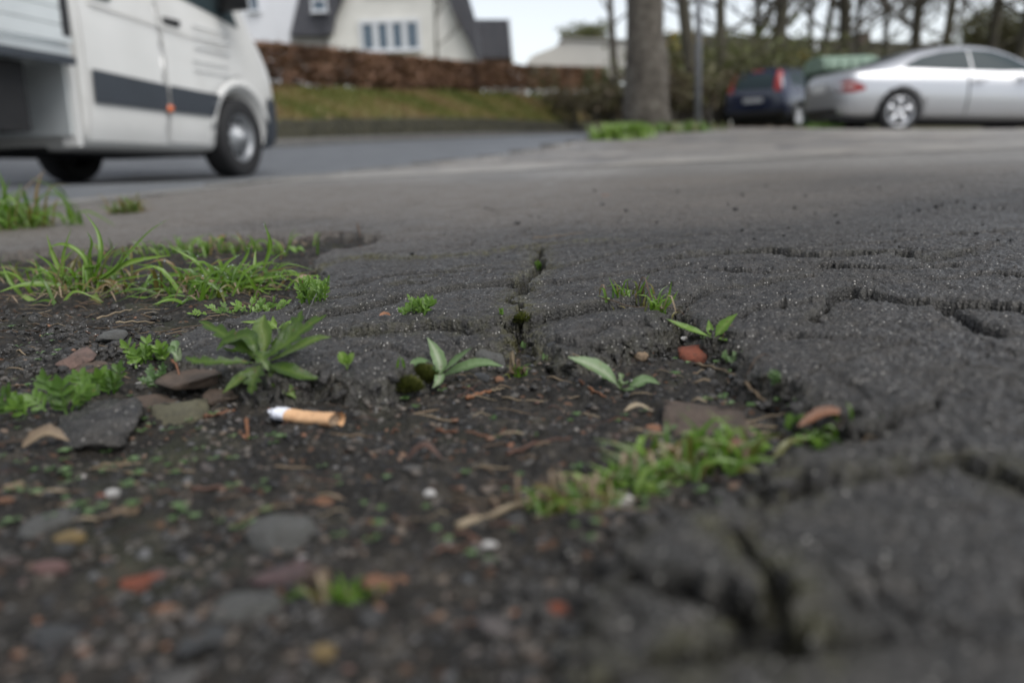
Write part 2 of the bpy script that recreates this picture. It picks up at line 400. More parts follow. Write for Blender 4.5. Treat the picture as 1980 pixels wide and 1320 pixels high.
# --- materials of the ground
def mat_asphalt():
    t = NT('asphalt')
    big = t.noise(4, 4); mid = t.noise(90, 6, .75); fine = t.noise(700, 3, .7)
    c = t.ramp(mid, [(.33, (.006, .0056, .005)), (.5, (.022, .02, .0175)), (.68, (.064, .057, .049))])
    c = t.mix(t.ramp(fine, [(.5, 0), (.72, .75)]), c, (.12, .112, .10))
    # stones in the binder
    vc = t.N('ShaderNodeTexVoronoi', Scale=560.0); t.L(t.co, vc.inputs['Vector'])
    sx = t.N('ShaderNodeSeparateColor'); t.L(vc.outputs['Color'], sx.inputs[0])
    near = t.ramp(vc.outputs['Distance'], [(.2, 1), (.36, 0)])
    c = t.mix(t.math('MULTIPLY', t.ramp(sx.outputs[0], [(.78, 0), (.95, .95)]), near), c, (.5, .48, .44))
    c = t.mix(t.math('MULTIPLY', t.ramp(sx.outputs[1], [(.9, 0), (.97, .8)]), near), c, (.012, .012, .013))
    # light worn strip of the driveway crossing, brown dust before it
    c = t.mix(t.math('MULTIPLY', t.attr('dust'), .7), c, (.165, .142, .118))
    pale = t.ramp(t.noise(2.2, 5, .6, 1.0), [(.3, (.15, .142, .13)), (.7, (.27, .253, .23))])
    c = t.mix(t.math('MULTIPLY', t.attr('pale'), .8), c, pale)
    c = t.mix(t.math('MULTIPLY', t.attr('moss'), t.ramp(t.noise(150, 4), [(.38, 0), (.6, .9)])), c, (.075, .07, .018))
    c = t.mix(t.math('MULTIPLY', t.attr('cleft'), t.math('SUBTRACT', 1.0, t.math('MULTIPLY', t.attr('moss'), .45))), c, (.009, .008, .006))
    c = t.mix(t.math('MULTIPLY', t.ramp(t.noise(9, 4), [(.55, 0), (.75, .35)]), 1.0), c, (.05, .043, .03))
    t.col(c); t.rough(t.ramp(t.noise(25, 4), [(.3, .3), (.7, .6)])); t.b.inputs['Specular IOR Level'].default_value = .6
    b1 = t.bump(t.noise(260, 5, .75), .0024, 1.0)
    t.bump(t.vor(560), .0012, .8, b1)
    return t.m
def mat_dirt():
    t = NT('damp_soil')
    c = t.ramp(t.noise(45, 7, .78), [(.32, (.004, .0034, .0026)), (.5, (.014, .012, .009)), (.7, (.056, .047, .035))])
    vc = t.N('ShaderNodeTexVoronoi', Scale=260.0); t.L(t.co, vc.inputs['Vector'])
    sx = t.N('ShaderNodeSeparateColor'); t.L(vc.outputs['Color'], sx.inputs[0])
    near = t.ramp(vc.outputs['Distance'], [(.3, 1), (.5, 0)])
    c = t.mix(t.math('MULTIPLY', t.ramp(sx.outputs[0], [(.75, 0), (.9, .7)]), near), c, (.10, .088, .073))
    c = t.mix(t.math('MULTIPLY', t.ramp(sx.outputs[1], [(.85, 0), (.93, .8)]), near), c, (.11, .055, .03))
    c = t.mix(t.math('MULTIPLY', t.ramp(sx.outputs[2], [(.7, 0), (.9, .8)]), near), c, (.02, .02, .022))
    c = t.mix(t.ramp(t.noise(11, 4), [(.55, 0), (.72, .3)]), c, (.045, .06, .015))
    t.col(c); t.rough(t.ramp(t.noise(40, 4), [(.3, .5), (.7, .9)])); t.b.inputs['Specular IOR Level'].default_value = .35
    b1 = t.bump(t.noise(260, 5, .7), .002, .9)
    t.bump(t.vor(260), .0015, .8, b1)
    return t.m
M_ASPH = mat_asphalt(); M_DIRT = mat_dirt()

def sheet(us, ys, ufun):
    U, V = np.meshgrid(us, ys); X = ufun(U, V); return X, V
def grid_faces(nr, nc, keep):
    i = np.arange(nr*nc).reshape(nr, nc)
    q = np.stack([i[:-1, :-1], i[:-1, 1:], i[1:, 1:], i[1:, :-1]], -1).reshape(-1, 4)
    k = keep.ravel(); return q[k[q].any(1)]
def compact(v, q, at):
    used = np.unique(q); mp = np.full(len(v), -1); mp[used] = np.arange(len(used))
    return v[used], mp[q], {k: a[used] for k, a in at.items()}
def edgeX(Y):
    """world x of the kerb line between pavement and road"""
    return np.interp(Y, [-20, 1, 2.2, 5, 8, 11, 16], [-1.5, -1.25, -1.12, -.66, .12, 1.13, 3.2])

def ground_masks(X, Y):
    n = fbm(X, Y, 1.6, 4, 61)
    lim = 2.25-.5*X+n*.5
    pale = sstep(-.3, .8, Y-lim)
    dust = sstep(.75, 1.6, Y+fbm(X, Y, 3, 3, 62)*.35-.45*X)*(1-pale*.7)
    return pale, dust
nr, nc = 800, 1150
ys = np.exp(np.linspace(np.log(.115), np.log(3.3), nr)); us = np.linspace(-1.0, .95, nc)
X, Y = sheet(us, ys, lambda U, V: U*(V*.78+.07))
ha, sd_, dep, moss = h_asph(X, Y)
inX = X > edgeX(Y)
keep = (sd_ > -.028) & inX
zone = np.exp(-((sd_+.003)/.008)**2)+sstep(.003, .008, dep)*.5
X0, Y0 = X, Y
X = X+vn((X0+Y0)*160+ha*300, ha*420-X0*90, 91)*.0026*zone; Y = Y+vn((X0-Y0)*160-ha*300, ha*420+Y0*90, 92)*.0032*zone
pale, dust = ground_masks(X, Y)
mossn = moss*.9+sstep(.012, -.004, sd_)*.2*(Y < 1)
v = np.stack([X, Y, ha], -1).reshape(-1, 3); q = grid_faces(nr, nc, keep)
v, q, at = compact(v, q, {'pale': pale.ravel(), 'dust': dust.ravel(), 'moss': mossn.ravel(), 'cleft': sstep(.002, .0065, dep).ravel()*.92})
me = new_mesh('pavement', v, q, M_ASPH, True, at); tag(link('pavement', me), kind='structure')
X, Y = X0, Y0
hd = h_dirt(X, Y); keep = (sd_ < .03)
v = np.stack([X, Y, hd], -1).reshape(-1, 3); q = grid_faces(nr, nc, keep)
v, q, at = compact(v, q, {})
me = new_mesh('soil', v, q, M_DIRT, True); tag(link('soil', me), kind='structure')
# the same pavement and soil carried on outside the closely modelled part
for nm_, hf, mt_ in (('pavement', 0, M_ASPH), ('soil', 1, M_DIRT)):
    gx, gy = np.meshgrid(np.arange(-1.6, 5.01, .03), np.arange(-2.4, 3.31, .03))
    hh, s_2, _, m2 = h_asph(gx, gy, False); dd = h_dirt(gx, gy, False)
    inner = (np.abs(gx+.018*gy) < .86*(gy*.78+.07)) & (gy > .15)
    kp = (~inner) & (gx > edgeX(gy)) & ((s_2 > -.03) if not hf else (s_2 < .04))
    v = np.stack([gx, gy, (dd if hf else hh)-.0008], -1).reshape(-1, 3); q = grid_faces(gx.shape[0], gx.shape[1], np.ones(gx.shape, bool))
    q = q[kp.ravel()[q].all(1)]
    pl, ds = ground_masks(gx, gy)
    v, q, at = compact(v, q, {'pale': pl.ravel(), 'dust': ds.ravel(), 'moss': (m2*.5).ravel()})
    tag(link(nm_, new_mesh(nm_, v, q, mt_, True, at)), kind='structure')
# pavement further away, with the paved crossing
def h_far(X, Y):
    h = pav0(X, Y)+fbm(X, Y, 5, 3, 1)*.0014+fbm(X, Y, .8, 3, 66)*.008*sstep(3, 6, Y)
    return h
def mat_far():
    t = NT('worn_paving')
    c = t.ramp(t.noise(5, 6, .7), [(.3, (.17, .16, .145)), (.7, (.33, .31, .28))])
    c = t.mix(t.ramp(t.noise(1.4, 5, .7, 1.2), [(.5, 0), (.62, .85)]), c, (.075, .072, .072))
    c = t.mix(t.attr('sett'), c, (.035, .032, .03)); c = t.mix(t.attr('tone'), c, (.11, .106, .104))
    c = t.mix(t.ramp(t.noise(1.7, 5), [(.5, 0), (.7, .5)]), c, (.23, .195, .155))
    t.col(c); t.rough(.5); t.bump(t.noise(60, 4), .002)
    return t.m
nr, nc = 420, 700
ys = np.exp(np.linspace(np.log(3.2), np.log(14.2), nr)); us = np.linspace(-.5, 1.35, nc)
X, Y = sheet(us, ys, lambda U, V: U*V)
h = h_far(X, Y)+.003
# rows of setts curving round the corner towards the side road
ccx, ccy = 6.0, 16.0
rr = np.hypot(X-ccx, Y-ccy); th = np.arctan2(Y-ccy, X-ccx)
row = rr/.34; rj = np.abs(row-np.round(row)); cj = th*rr/.4+np.floor(row+.5)*.5; cj = np.abs(cj-np.round(cj))
joint = np.maximum(sstep(.5-.06, .5, .5-rj+0) if False else sstep(.42, .5, rj), sstep(.44, .5, cj)*.7)
sett = sstep(.4, -.4, X-3.6+fbm(X, Y, .6, 2, 71)*.8)*sstep(-.5, .7, Y-4.4-.1*X+fbm(X, Y, .8, 2, 72)*.7)
h = h-joint*sett*.02+sett*fbm(X, Y, 3.5, 2, 73)*.012
keep = (X > edgeX(Y)+.0) & (Y < 13.6+.2*X)
v = np.stack([X, Y, h], -1).reshape(-1, 3); q = grid_faces(nr, nc, keep)
v, q, at = compact(v, q, {'sett': (joint*sett).ravel(), 'tone': (sett*(1-joint)*_h(np.round(rr/.34), np.round(th*rr/.4+np.floor(row+.5)*.5), 3)*.5+sett*(.5+.5*np.sin(rr/1.1*6.283+fbm(X, Y, .7, 2, 75)*2))*.5).ravel()})
tag(link('paved_crossing', new_mesh('paved_crossing', v, q, mat_far(), True, at)), kind='structure')

# kerb line between pavement and road (flat worn stones)
M_KERB = simple('kerb_stone', (.15, .145, .135), .7, .3, 8, bump=.003, bsc=40)
mb = MB(); yy = 1.0
while yy < 13.5:
    L = .5 if yy < 6 else 1.0
    x0, x1 = float(edgeX(yy)), float(edgeX(yy+L)); xm, ym = (x0+x1)/2, yy+L/2
    z = float(pav0(np.array([xm]), np.array([ym]))[0]); a = atan2(L, x1-x0)
    mb.box((xm-.02, ym, z-.07+random.uniform(-.006, .006)), (sqrt(L*L+(x1-x0)**2)-.012, .14, .16), Matrix.Rotation(a, 3, 'Z'))
    yy += L
tag(mb.build('kerb', M_KERB, smooth=False), kind='structure')

# road
def far_edge(Y): return None
near_c = [(-6, -6), (-1.6, -2), (-1.25, 1), (-1.12, 2.2), (-.66, 5), (.12, 8), (1.13, 11), (3.2, 16), (6.5, 24), (11, 34), (19, 50), (32, 75)]
far_c = [(-13, -4), (-10.5, 0), (-8.6, 4), (-6.9, 8), (-5.35, 11), (q3(530, 284, 14.4)[0], 14.4), (-3.0, 18), (q3(900, 266, 23.3)[0], 23.3), (1.0, 30), (q3(1150, 259, 38)[0], 38), (9, 52), (22, 80)]
def resample(c, n):
    c = bez([(a, b, 0) for a, b in c], 400); L = [0]
    for a, b in zip(c[:-1], c[1:]): L.append(L[-1]+(b-a).length)
    L = np.array(L); s_ = np.linspace(0, L[-1], n)
    return np.stack([np.interp(s_, L, [p.x for p in c]), np.interp(s_, L, [p.y for p in c])], 1)
n1, n2 = 260, 40
A = resample(near_c, n1); B = resample(far_c, n1)
tt = np.linspace(0, 1, n2)[None, :, None]
G = A[:, None]*(1-tt)+B[:, None]*tt; X = G[..., 0]; Y = G[..., 1]
h = road0(X, Y)+fbm(X, Y, .5, 3, 81)*.01
v = np.stack([X, Y, h], -1).reshape(-1, 3); q = grid_faces(n1, n2, np.ones(X.shape, bool))
t = NT('road_asphalt'); t.col(t.ramp(t.noise(3, 6, .6), [(.3, (.07, .075, .082)), (.7, (.115, .122, .13))])); t.rough(.5); t.bump(t.noise(80, 3), .002)
tag(link('road', new_mesh('road', v, q, t.m)), kind='structure')
FE = B; FEz = road0(B[:, 0], B[:, 1])

# far side: kerb, verge wall, grassy bank up to the hedge.  Each station: (px, kerb py, wall top py, bank top py, hedge top py, Y)
st = [(-420, 310, 256, 180, 50, 10.2), (-100, 303, 250, 175, 40, 11.0), (200, 297, 243, 168, 42, 12.0), (530, 284, 238, 168, 70, 14.4), (700, 275, 232, 172, 86, 17.6), (900, 266, 229, 178, 107, 23.3), (1030, 262, 232, 182, 121, 29), (1150, 259, 238, 186, 130, 38), (1280, 256, 240, 190, 134, 56)]
NRM = []
def offs(i):  # outward (left) normal of kerb line at station
    a = P(st[max(i-1, 0)][0], 284, st[max(i-1, 0)][5]); b = P(st[min(i+1, len(st)-1)][0], 284, st[min(i+1, len(st)-1)][5])
    d = (b-a); d.z = 0; d.normalize(); return Vector((-d.y, d.x, 0))
def lift(p, px_py):
    """keep plan position p, take height so that it projects to image row py"""
    lo, hi = -1, 12
    for _ in range(40):
        z = (lo+hi)/2; c = MC.transposed() @ (Vector((p.x, p.y, z))-Vector((0, 0, CAMZ))); py = 660-FPX*c.y/(-c.z)
        if py > px_py: lo = z
        else: hi = z
    return Vector((p.x, p.y, z))
K0, W1, B1, H1 = [], [], [], []
for i, (px, ky, wy, by, hy, Yk) in enumerate(st):
    hy -= 15*max(0, min(1, (1150-px)/900))
    k = P(px, ky, Yk); k.z = float(road0(np.array([k.x]), np.array([k.y]))[0]); n = offs(i)
    K0.append(k); wv = lift(k+n*.5, wy); wv.z = max(wv.z, k.z+.25); W1.append(wv)
    b_ = lift(k+n*3.2, by); b_.z = min(b_.z, wv.z+2.2); B1.append(b_)
    H1.append((b_, lift(k+n*3.9, hy), n))
def smooth_line(L, n=80): return bez(L, n)
K = smooth_line(K0); W = smooth_line(W1); BK = smooth_line(B1)
def nrm(L, i):
    d = L[min(i+1, len(L)-1)]-L[max(i-1, 0)]; d.z = 0; d.normalize(); return Vector((-d.y, d.x, 0))
def strip(name, L, offs_, mat, kind='structure', sm=False):
    vs = []; m = len(offs_)
    for i, p in enumerate(L):
        n = nrm(L, i)
        for a, z in offs_: vs.append(p+n*a+Vector((0, 0, z)))
    fs = [(i*m+k, i*m+k+1, (i+1)*m+k+1, (i+1)*m+k) for i in range(len(L)-1) for k in range(m-1)]
    return link(name, new_mesh(name, np.array(vs), fs, mat, sm))
tag(strip('kerb', K, [(-.02, -.1), (-.02, .1), (.0, .12), (.13, .12), (.13, -.05)], M_KERB), kind='structure')
vs = []; fs = []
for i in range(len(K)):
    n = nrm(K, i); vs += [K[i]+n*.14+Vector((0, 0, .1)), K[i]+n*.42+Vector((0, 0, .13))]
fs = [(2*i, 2*i+1, 2*i+3, 2*i+2) for i in range(len(K)-1)]
M_VERGE = simple('verge_soil', (.075, .062, .04), .9, .4, 3, bump=.01, bsc=20)
tag(link('verge', new_mesh('verge', np.array(vs), fs, M_VERGE)), kind='structure')
# low mossy wall, sides uneven
t = NT('mossy_wall'); c = t.ramp(t.noise(2.5, 6, .7), [(.3, (.02, .02, .011)), (.6, (.05, .046, .026)), (.8, (.095, .085, .05))])
t.col(c); t.rough(.9); t.bump(t.vor(5), .05)
vs = []
for i in range(len(K)):
    n = nrm(K, i); k = K[i]; wz = W[i].z
    wob = .05*mnoise.noise(Vector((i*.7, 0, 0)))
    vs += [k+n*(.40)+Vector((0, 0, .0)), k+n*(.44+wob)+Vector((0, 0, (wz-k.z)*.5)), Vector(((k+n*(.52+wob)).x, (k+n*(.52+wob)).y, wz+wob*.6)), Vector(((k+n*.85).x, (k+n*.85).y, wz+.03)), Vector(((k+n*.9).x, (k+n*.9).y, k.z-.2))]
m = 5; fs = [(i*m+a, i*m+a+1, (i+1)*m+a+1, (i+1)*m+a) for i in range(len(K)-1) for a in range(m-1)]
o = link('low_wall', new_mesh('low_wall', np.array(vs), fs, t.m, False)); tag(o, 'low dark mossy retaining wall along the far side of the road', 'wall')
# bank surface
vs = []; m = 10
for i in range(len(K)):
    n = nrm(K, i); a = Vector(((K[i]+n*.8).x, (K[i]+n*.8).y, W[i].z)); b = BK[i]
    for j in range(m):
        u = j/(m-1); p = a.lerp(b, u); p.z += .12*mnoise.noise(p*1.3)+.1*sin(u*pi); vs.append(p)
    for e, dz in ((1.5, .1), (8, .5)): vs.append(b+n*e+Vector((0, 0, dz)))
m = 12; fs = [(i*m+a, i*m+a+1, (i+1)*m+a+1, (i+1)*m+a) for i in range(len(K)-1) for a in range(m-1)]
t = NT('bank_turf'); c = t.ramp(t.noise(.9, 6, .65), [(.3, (.17, .115, .055)), (.45, (.15, .125, .04)), (.6, (.09, .1, .025)), (.75, (.17, .13, .06))])
t.col(c); t.rough(.95); t.bump(t.noise(12, 4), .05)
bank = link('grass_bank', new_mesh('grass_bank', np.array(vs), fs, t.m)); tag(bank, kind='structure')
BANK_BVH = BVHTree.FromPolygons([tuple(p) for p in vs], fs)

# broad terrain to the horizon
gp = list(pav_pts[:])+[(p.x, p.y, p.z-.1) for p in K0]+[(b.x-8, b.y+2, b.z+.4) for b in B1[:7]]+[(0, 60, 3.5), (-40, 60, 5), (40, 60, 2.2), (15, 30, .5), (25, 22, .25), (0, 400, 6), (-300, 200, 8), (300, 300, 4), (60, 10, .2), (60, -60, 0), (-60, -60, .5), (0, -200, 0), (-60, 10, 4)]
gr0 = rbf(gp)
r_ = np.concatenate([[0.02], np.exp(np.linspace(np.log(.1), np.log(900), 110))]); a_ = np.linspace(0, 2*pi, 181)
RR, AA = np.meshgrid(r_, a_); X = RR*np.sin(AA); Y = RR*np.cos(AA)
# keep the wide sheet under every finer sheet
h = gr0(X, Y)-.055-.0*RR
onroad = np.zeros(X.shape)
rz = road0(X, Y); near = (Y < 75)
h = np.where((RR < 14), np.minimum(h, np.minimum(pav0(X, Y), np.where(X < edgeX(Y)+.6, rz, 9))-.06), h)
# under the road further out
for i in range(0, n1, 3):
    a, b = A[i], B[i]; d = seg_d(X, Y, a, b); zz = float(road0(np.array([(a[0]+b[0])/2]), np.array([(a[1]+b[1])/2]))[0]); za = float(road0(np.array([a[0]]), np.array([a[1]]))[0])
    h = np.where(d < 3.0, np.minimum(h, min(za, zz)-.12), h)
for i, (b_, ht, n_) in enumerate(H1):
    d = seg_d(X, Y, (K0[i].x, K0[i].y), (b_.x+n_.x*6, b_.y+n_.y*6)); h = np.where(d < 3.5, np.minimum(h, K0[i].z-.2), h)
v = np.stack([X, Y, h], -1).reshape(-1, 3); q = grid_faces(181, 111, np.ones(X.shape, bool))
t = NT('rough_ground'); c = t.ramp(t.noise(.6, 7, .7), [(.3, (.09, .065, .045)), (.5, (.075, .07, .035)), (.7, (.06, .075, .025))]); t.col(c); t.rough(.95); t.bump(t.noise(9, 5), .04)
tag(link('ground', new_mesh('ground', v, q[:, ::-1], t.m)), kind='structure')
GND_BVH = BVHTree.FromPolygons([tuple(p) for p in v.tolist()], q.tolist())
def wide_z(x, y):
    hit = GND_BVH.ray_cast(Vector((x, y, 60)), Vector((0, 0, -1)))
    return hit[0].z if hit[0] else 0
# ================================================================== THINGS LYING AND GROWING IN THE FOREGROUND
M_GRASS = tinted('grass_blade', [(0, (.22, .14, .06)), (.18, (.16, .15, .04)), (.35, (.065, .14, .012)), (.7, (.14, .26, .022)), (1, (.28, .38, .1))], .32, 60, .25, .35)
M_WEED = tinted('weed_leaf', [(0, (.05, .03, .015)), (.3, (.034, .075, .007)), (.6, (.075, .14, .015)), (.85, (.16, .23, .05)), (1, (.28, .34, .16))], .38, 90, .4, .3, bump=.0006, bsc=300)
M_BRIGHT = tinted('young_leaf', [(0, (.09, .1, .03)), (.3, (.07, .15, .02)), (.7, (.16, .29, .04)), (1, (.3, .42, .12))], .42, 120, .3, .35, bump=.0005, bsc=400)
M_MINT = tinted('pale_leaf', [(0, (.05, .09, .03)), (.4, (.075, .15, .04)), (.8, (.18, .27, .12)), (1, (.34, .4, .26))], .42, 120, .3, .25, bump=.0005, bsc=400)
M_DRY = tinted('dry_straw', [(0, (.04, .026, .016)), (.35, (.09, .055, .032)), (.6, (.18, .125, .075)), (1, (.36, .29, .19))], .6, 200, .35, .1)
M_BARK = tinted('red_brown_bark', [(0, (.04, .02, .014)), (.5, (.12, .05, .028)), (1, (.25, .105, .045))], .55, 300, .5, 0, bump=.0008, bsc=500)
M_MOSS = tinted('moss', [(0, (.03, .028, .006)), (.5, (.075, .085, .012)), (1, (.16, .17, .03))], .9, 300, .4, .2)
tw = NT('dew_water'); tw.b.inputs['Transmission Weight'].default_value = 1; tw.b.inputs['Roughness'].default_value = .02; tw.b.inputs['IOR'].default_value = 1.33; tw.col((1, 1, 1)); M_DEW = tw.m

def stone_mat(name, c, var=.3, rough=.6, sc=150):
    t = NT(name)
    c1 = t.ramp(t.noise(sc, 6, .7), [(.3, [x*(1-var) for x in c]), (.7, [min(1, x*(1+var)) for x in c])])
    c1 = t.mix(t.ramp(t.noise(sc*3, 3), [(.6, 0), (.72, .6)]), c1, (.02, .018, .015))
    c1 = t.mix(t.ramp(t.noise(sc*.6, 5, .7), [(.45, 0), (.65, .6)]), c1, (.028, .024, .018))
    t.col(c1); t.rough(rough); t.bump(t.noise(sc*3, 6, .75), .0022, 1); return t.m
SM = {}
def smat(k):
    pal = {'grey': (.11, .11, .102), 'slate': (.06, .063, .066), 'dark': (.03, .03, .032), 'black': (.012, .012, .013), 'brown': (.12, .085, .062), 'red': (.25, .07, .036), 'orange': (.27, .13, .07), 'tan': (.3, .21, .13),
           'white': (.66, .64, .61), 'pink': (.2, .11, .1), 'yellow': (.26, .18, .07), 'mossy': (.13, .12, .07), 'purple': (.13, .08, .08), 'asph': (.06, .057, .054), 'rose': (.19, .12, .095)}
    if k not in SM: SM[k] = stone_mat('stone_'+k, pal[k], .3 if k != 'white' else .06)
    return SM[k]
def _ico(sub):
    bm = bmesh.new(); bmesh.ops.create_icosphere(bm, subdivisions=sub, radius=1)
    v = np.array([x.co[:] for x in bm.verts]); f = np.array([[q.index for q in t.verts] for t in bm.faces]); bm.free(); return v, f
ICO = {i: _ico(i) for i in (1, 2, 3)}
def rock(seed, dims, sub=3, cuts=7, rough_=.05):
    r = np.random.default_rng(seed); v, f = ICO[sub]; v = v.copy()
    for _ in range(cuts):
        n = r.normal(size=3); n /= np.linalg.norm(n); d = r.uniform(.45, .85); k = v@n-d
        v = v-np.outer(np.maximum(k, 0), n)
    if rough_:
        v = v*(1+rough_*np.array([mnoise.noise(Vector(p*2.5)+Vector((seed, 0, 0))) for p in v])[:, None]*2)
    v = (v-(v.max(0)+v.min(0))/2)/((v.max(0)-v.min(0))/2)
    return v*np.array(dims)/2, f
def stone(name, label, cat, px, py, wpx, hpx, mat, seed, depth=None, yaw=None, group=None, sink=.45, tilt=0, cuts=7, thick=None):
    """rounded or split stone whose middle projects to px,py and whose width is wpx photo pixels"""
    g = ground_at(px, py+hpx*.25); dist = (g-Vector((0, 0, CAMZ))).length
    wd = wpx/FPX*dist; th = thick or hpx/FPX*dist*.8; dp = depth or wd*.8
    v, f = rock(seed, (wd, dp, th), cuts=cuts)
    if name == 'pebble' and wd < .012: v, f = rock(seed, (wd, dp, th), 2, cuts=cuts)
    o = link(name, new_mesh(name, v, f, smat(mat), False)); o.location = g+Vector((0, 0, th*(.5-sink)))
    rr = random.Random(seed); o.rotation_euler = (rr.uniform(-.12, .12)+tilt, rr.uniform(-.12, .12), yaw if yaw is not None else rr.uniform(-.3, .3))
    if name == 'asphalt_lump':
        bm = bmesh.new(); bm.from_mesh(o.data); bmesh.ops.subdivide_edges(bm, edges=bm.edges, cuts=2, use_grid_fill=True); bm.normal_update()
        for v_ in bm.verts: v_.co += v_.normal*(mnoise.noise(v_.co*140)*.0025+mnoise.noise(v_.co*420)*.001)
        bm.to_mesh(o.data); bm.free(); o.data.materials.clear(); o.data.materials.append(M_ASPH)
    tag(o, label, cat, group); return o

# --- cigarette butt
def cigarette():
    a = ground_at(540, 812)+Vector((0, 0, .0037)); b = ground_at(652, 824)+Vector((0, 0, .0036))
    a = P(533, 802, a.y); a.z = max(a.z, gz(a.x, a.y)+.0032); b = P(652, 811, b.y-.002); b.z = max(b.z, gz(b.x, b.y)+.0032)
    ax = (b-a); L = ax.length; root = thing('cigarette_butt', 'crushed cigarette butt with tan filter and torn white stub lying on the soil', 'cigarette butt', a)
    M = Matrix((ax.normalized(), Vector((0, 0, 1)).cross(ax.normalized()).normalized(), Vector((0, 0, 1)))).transposed()
    def tubepart(name, u0, u1, mat, r0=.0, jag0=0, jag1=0, n=28, m=14, parent=root):
        vs = []; fs = []
        for i in range(m):
            for k in range(n):
                th = 2*pi*k/n
                j0 = jag0*(.6*sin(th*2+1)+.5*sin(5*th)); j1 = jag1*(.7*sin(th+2.2)+.25*sin(4*th))
                u = u0+j0+(u1+j1-u0-j0)*i/(m-1)
                rz = .0031*(1-.16*sin(u/L*pi))+r0; ry = .0044+r0
                if u < .004: rz *= .8+.2*max(u, 0)/.004; ry *= 1.06
                wr = 1+.05*mnoise.noise(Vector((u*500, cos(th)*2, sin(th)*2)))+.05*sin(u*900+3*th)*(.4+.6*(u < .02))+.06*mnoise.noise(Vector((u*220, th, 3)))
                vs.append(M @ Vector((u, cos(th)*ry*wr, sin(th)*rz*wr-.0003*sin(u/L*pi)*2)))
        fs = [(i*n+k, i*n+(k+1) % n, (i+1)*n+(k+1) % n, (i+1)*n+k) for i in range(m-1) for k in range(n)]
        return link(name, new_mesh(name, np.array(vs), fs, mat), parent)
    t = NT('tipping_paper'); c = t.ramp(t.noise(160, 5), [(.3, (.55, .3, .15)), (.7, (.74, .46, .25))])
    c = t.mix(t.ramp(t.vor(700), [(.1, .75), (.22, 0)]), c, (.85, .62, .38)); c = t.mix(t.ramp(t.noise(330, 3), [(.6, 0), (.72, .7)]), c, (.22, .1, .05)); t.col(c); t.rough(.6)
    tubepart('filter', L*.235, L, t.m, .00012, 0, .0014)
    t = NT('stub_paper'); t.col(t.ramp(t.noise(300, 5), [(.36, (.16, .16, .17)), (.46, (.6, .62, .68)), (.6, (.82, .84, .9))])); t.rough(.75); t.bump(t.noise(500, 3), .0006)
    tubepart('paper_stub', -.0002, L*.24, t.m, 0, .0019, 0)
    # packed tobacco / filter core
    t = simple('burnt_tobacco', (.03, .025, .022), .95, .4, 900)
    mb = MB(); vs = [M @ Vector((.0022, cos(2*pi*k/20)*.0038, sin(2*pi*k/20)*.0017)) for k in range(20)]+[M @ Vector((.0005, 0, 0))]
    mb.add(vs, [(k, (k+1) % 20, 20) for k in range(20)]); mb.build('tobacco', t, root)
    t = simple('filter_fibre', (.3, .22, .15), .95, .4, 900)
    mb = MB(); vs = [M @ Vector((L-.0022, cos(2*pi*k/20)*.0043, sin(2*pi*k/20)*.003)) for k in range(20)]+[M @ Vector((L-.003, 0, 0))]
    mb.add(vs, [(k, (k+1) % 20, 20) for k in range(20)]); mb.build('filter_core', t, root)
cigarette()

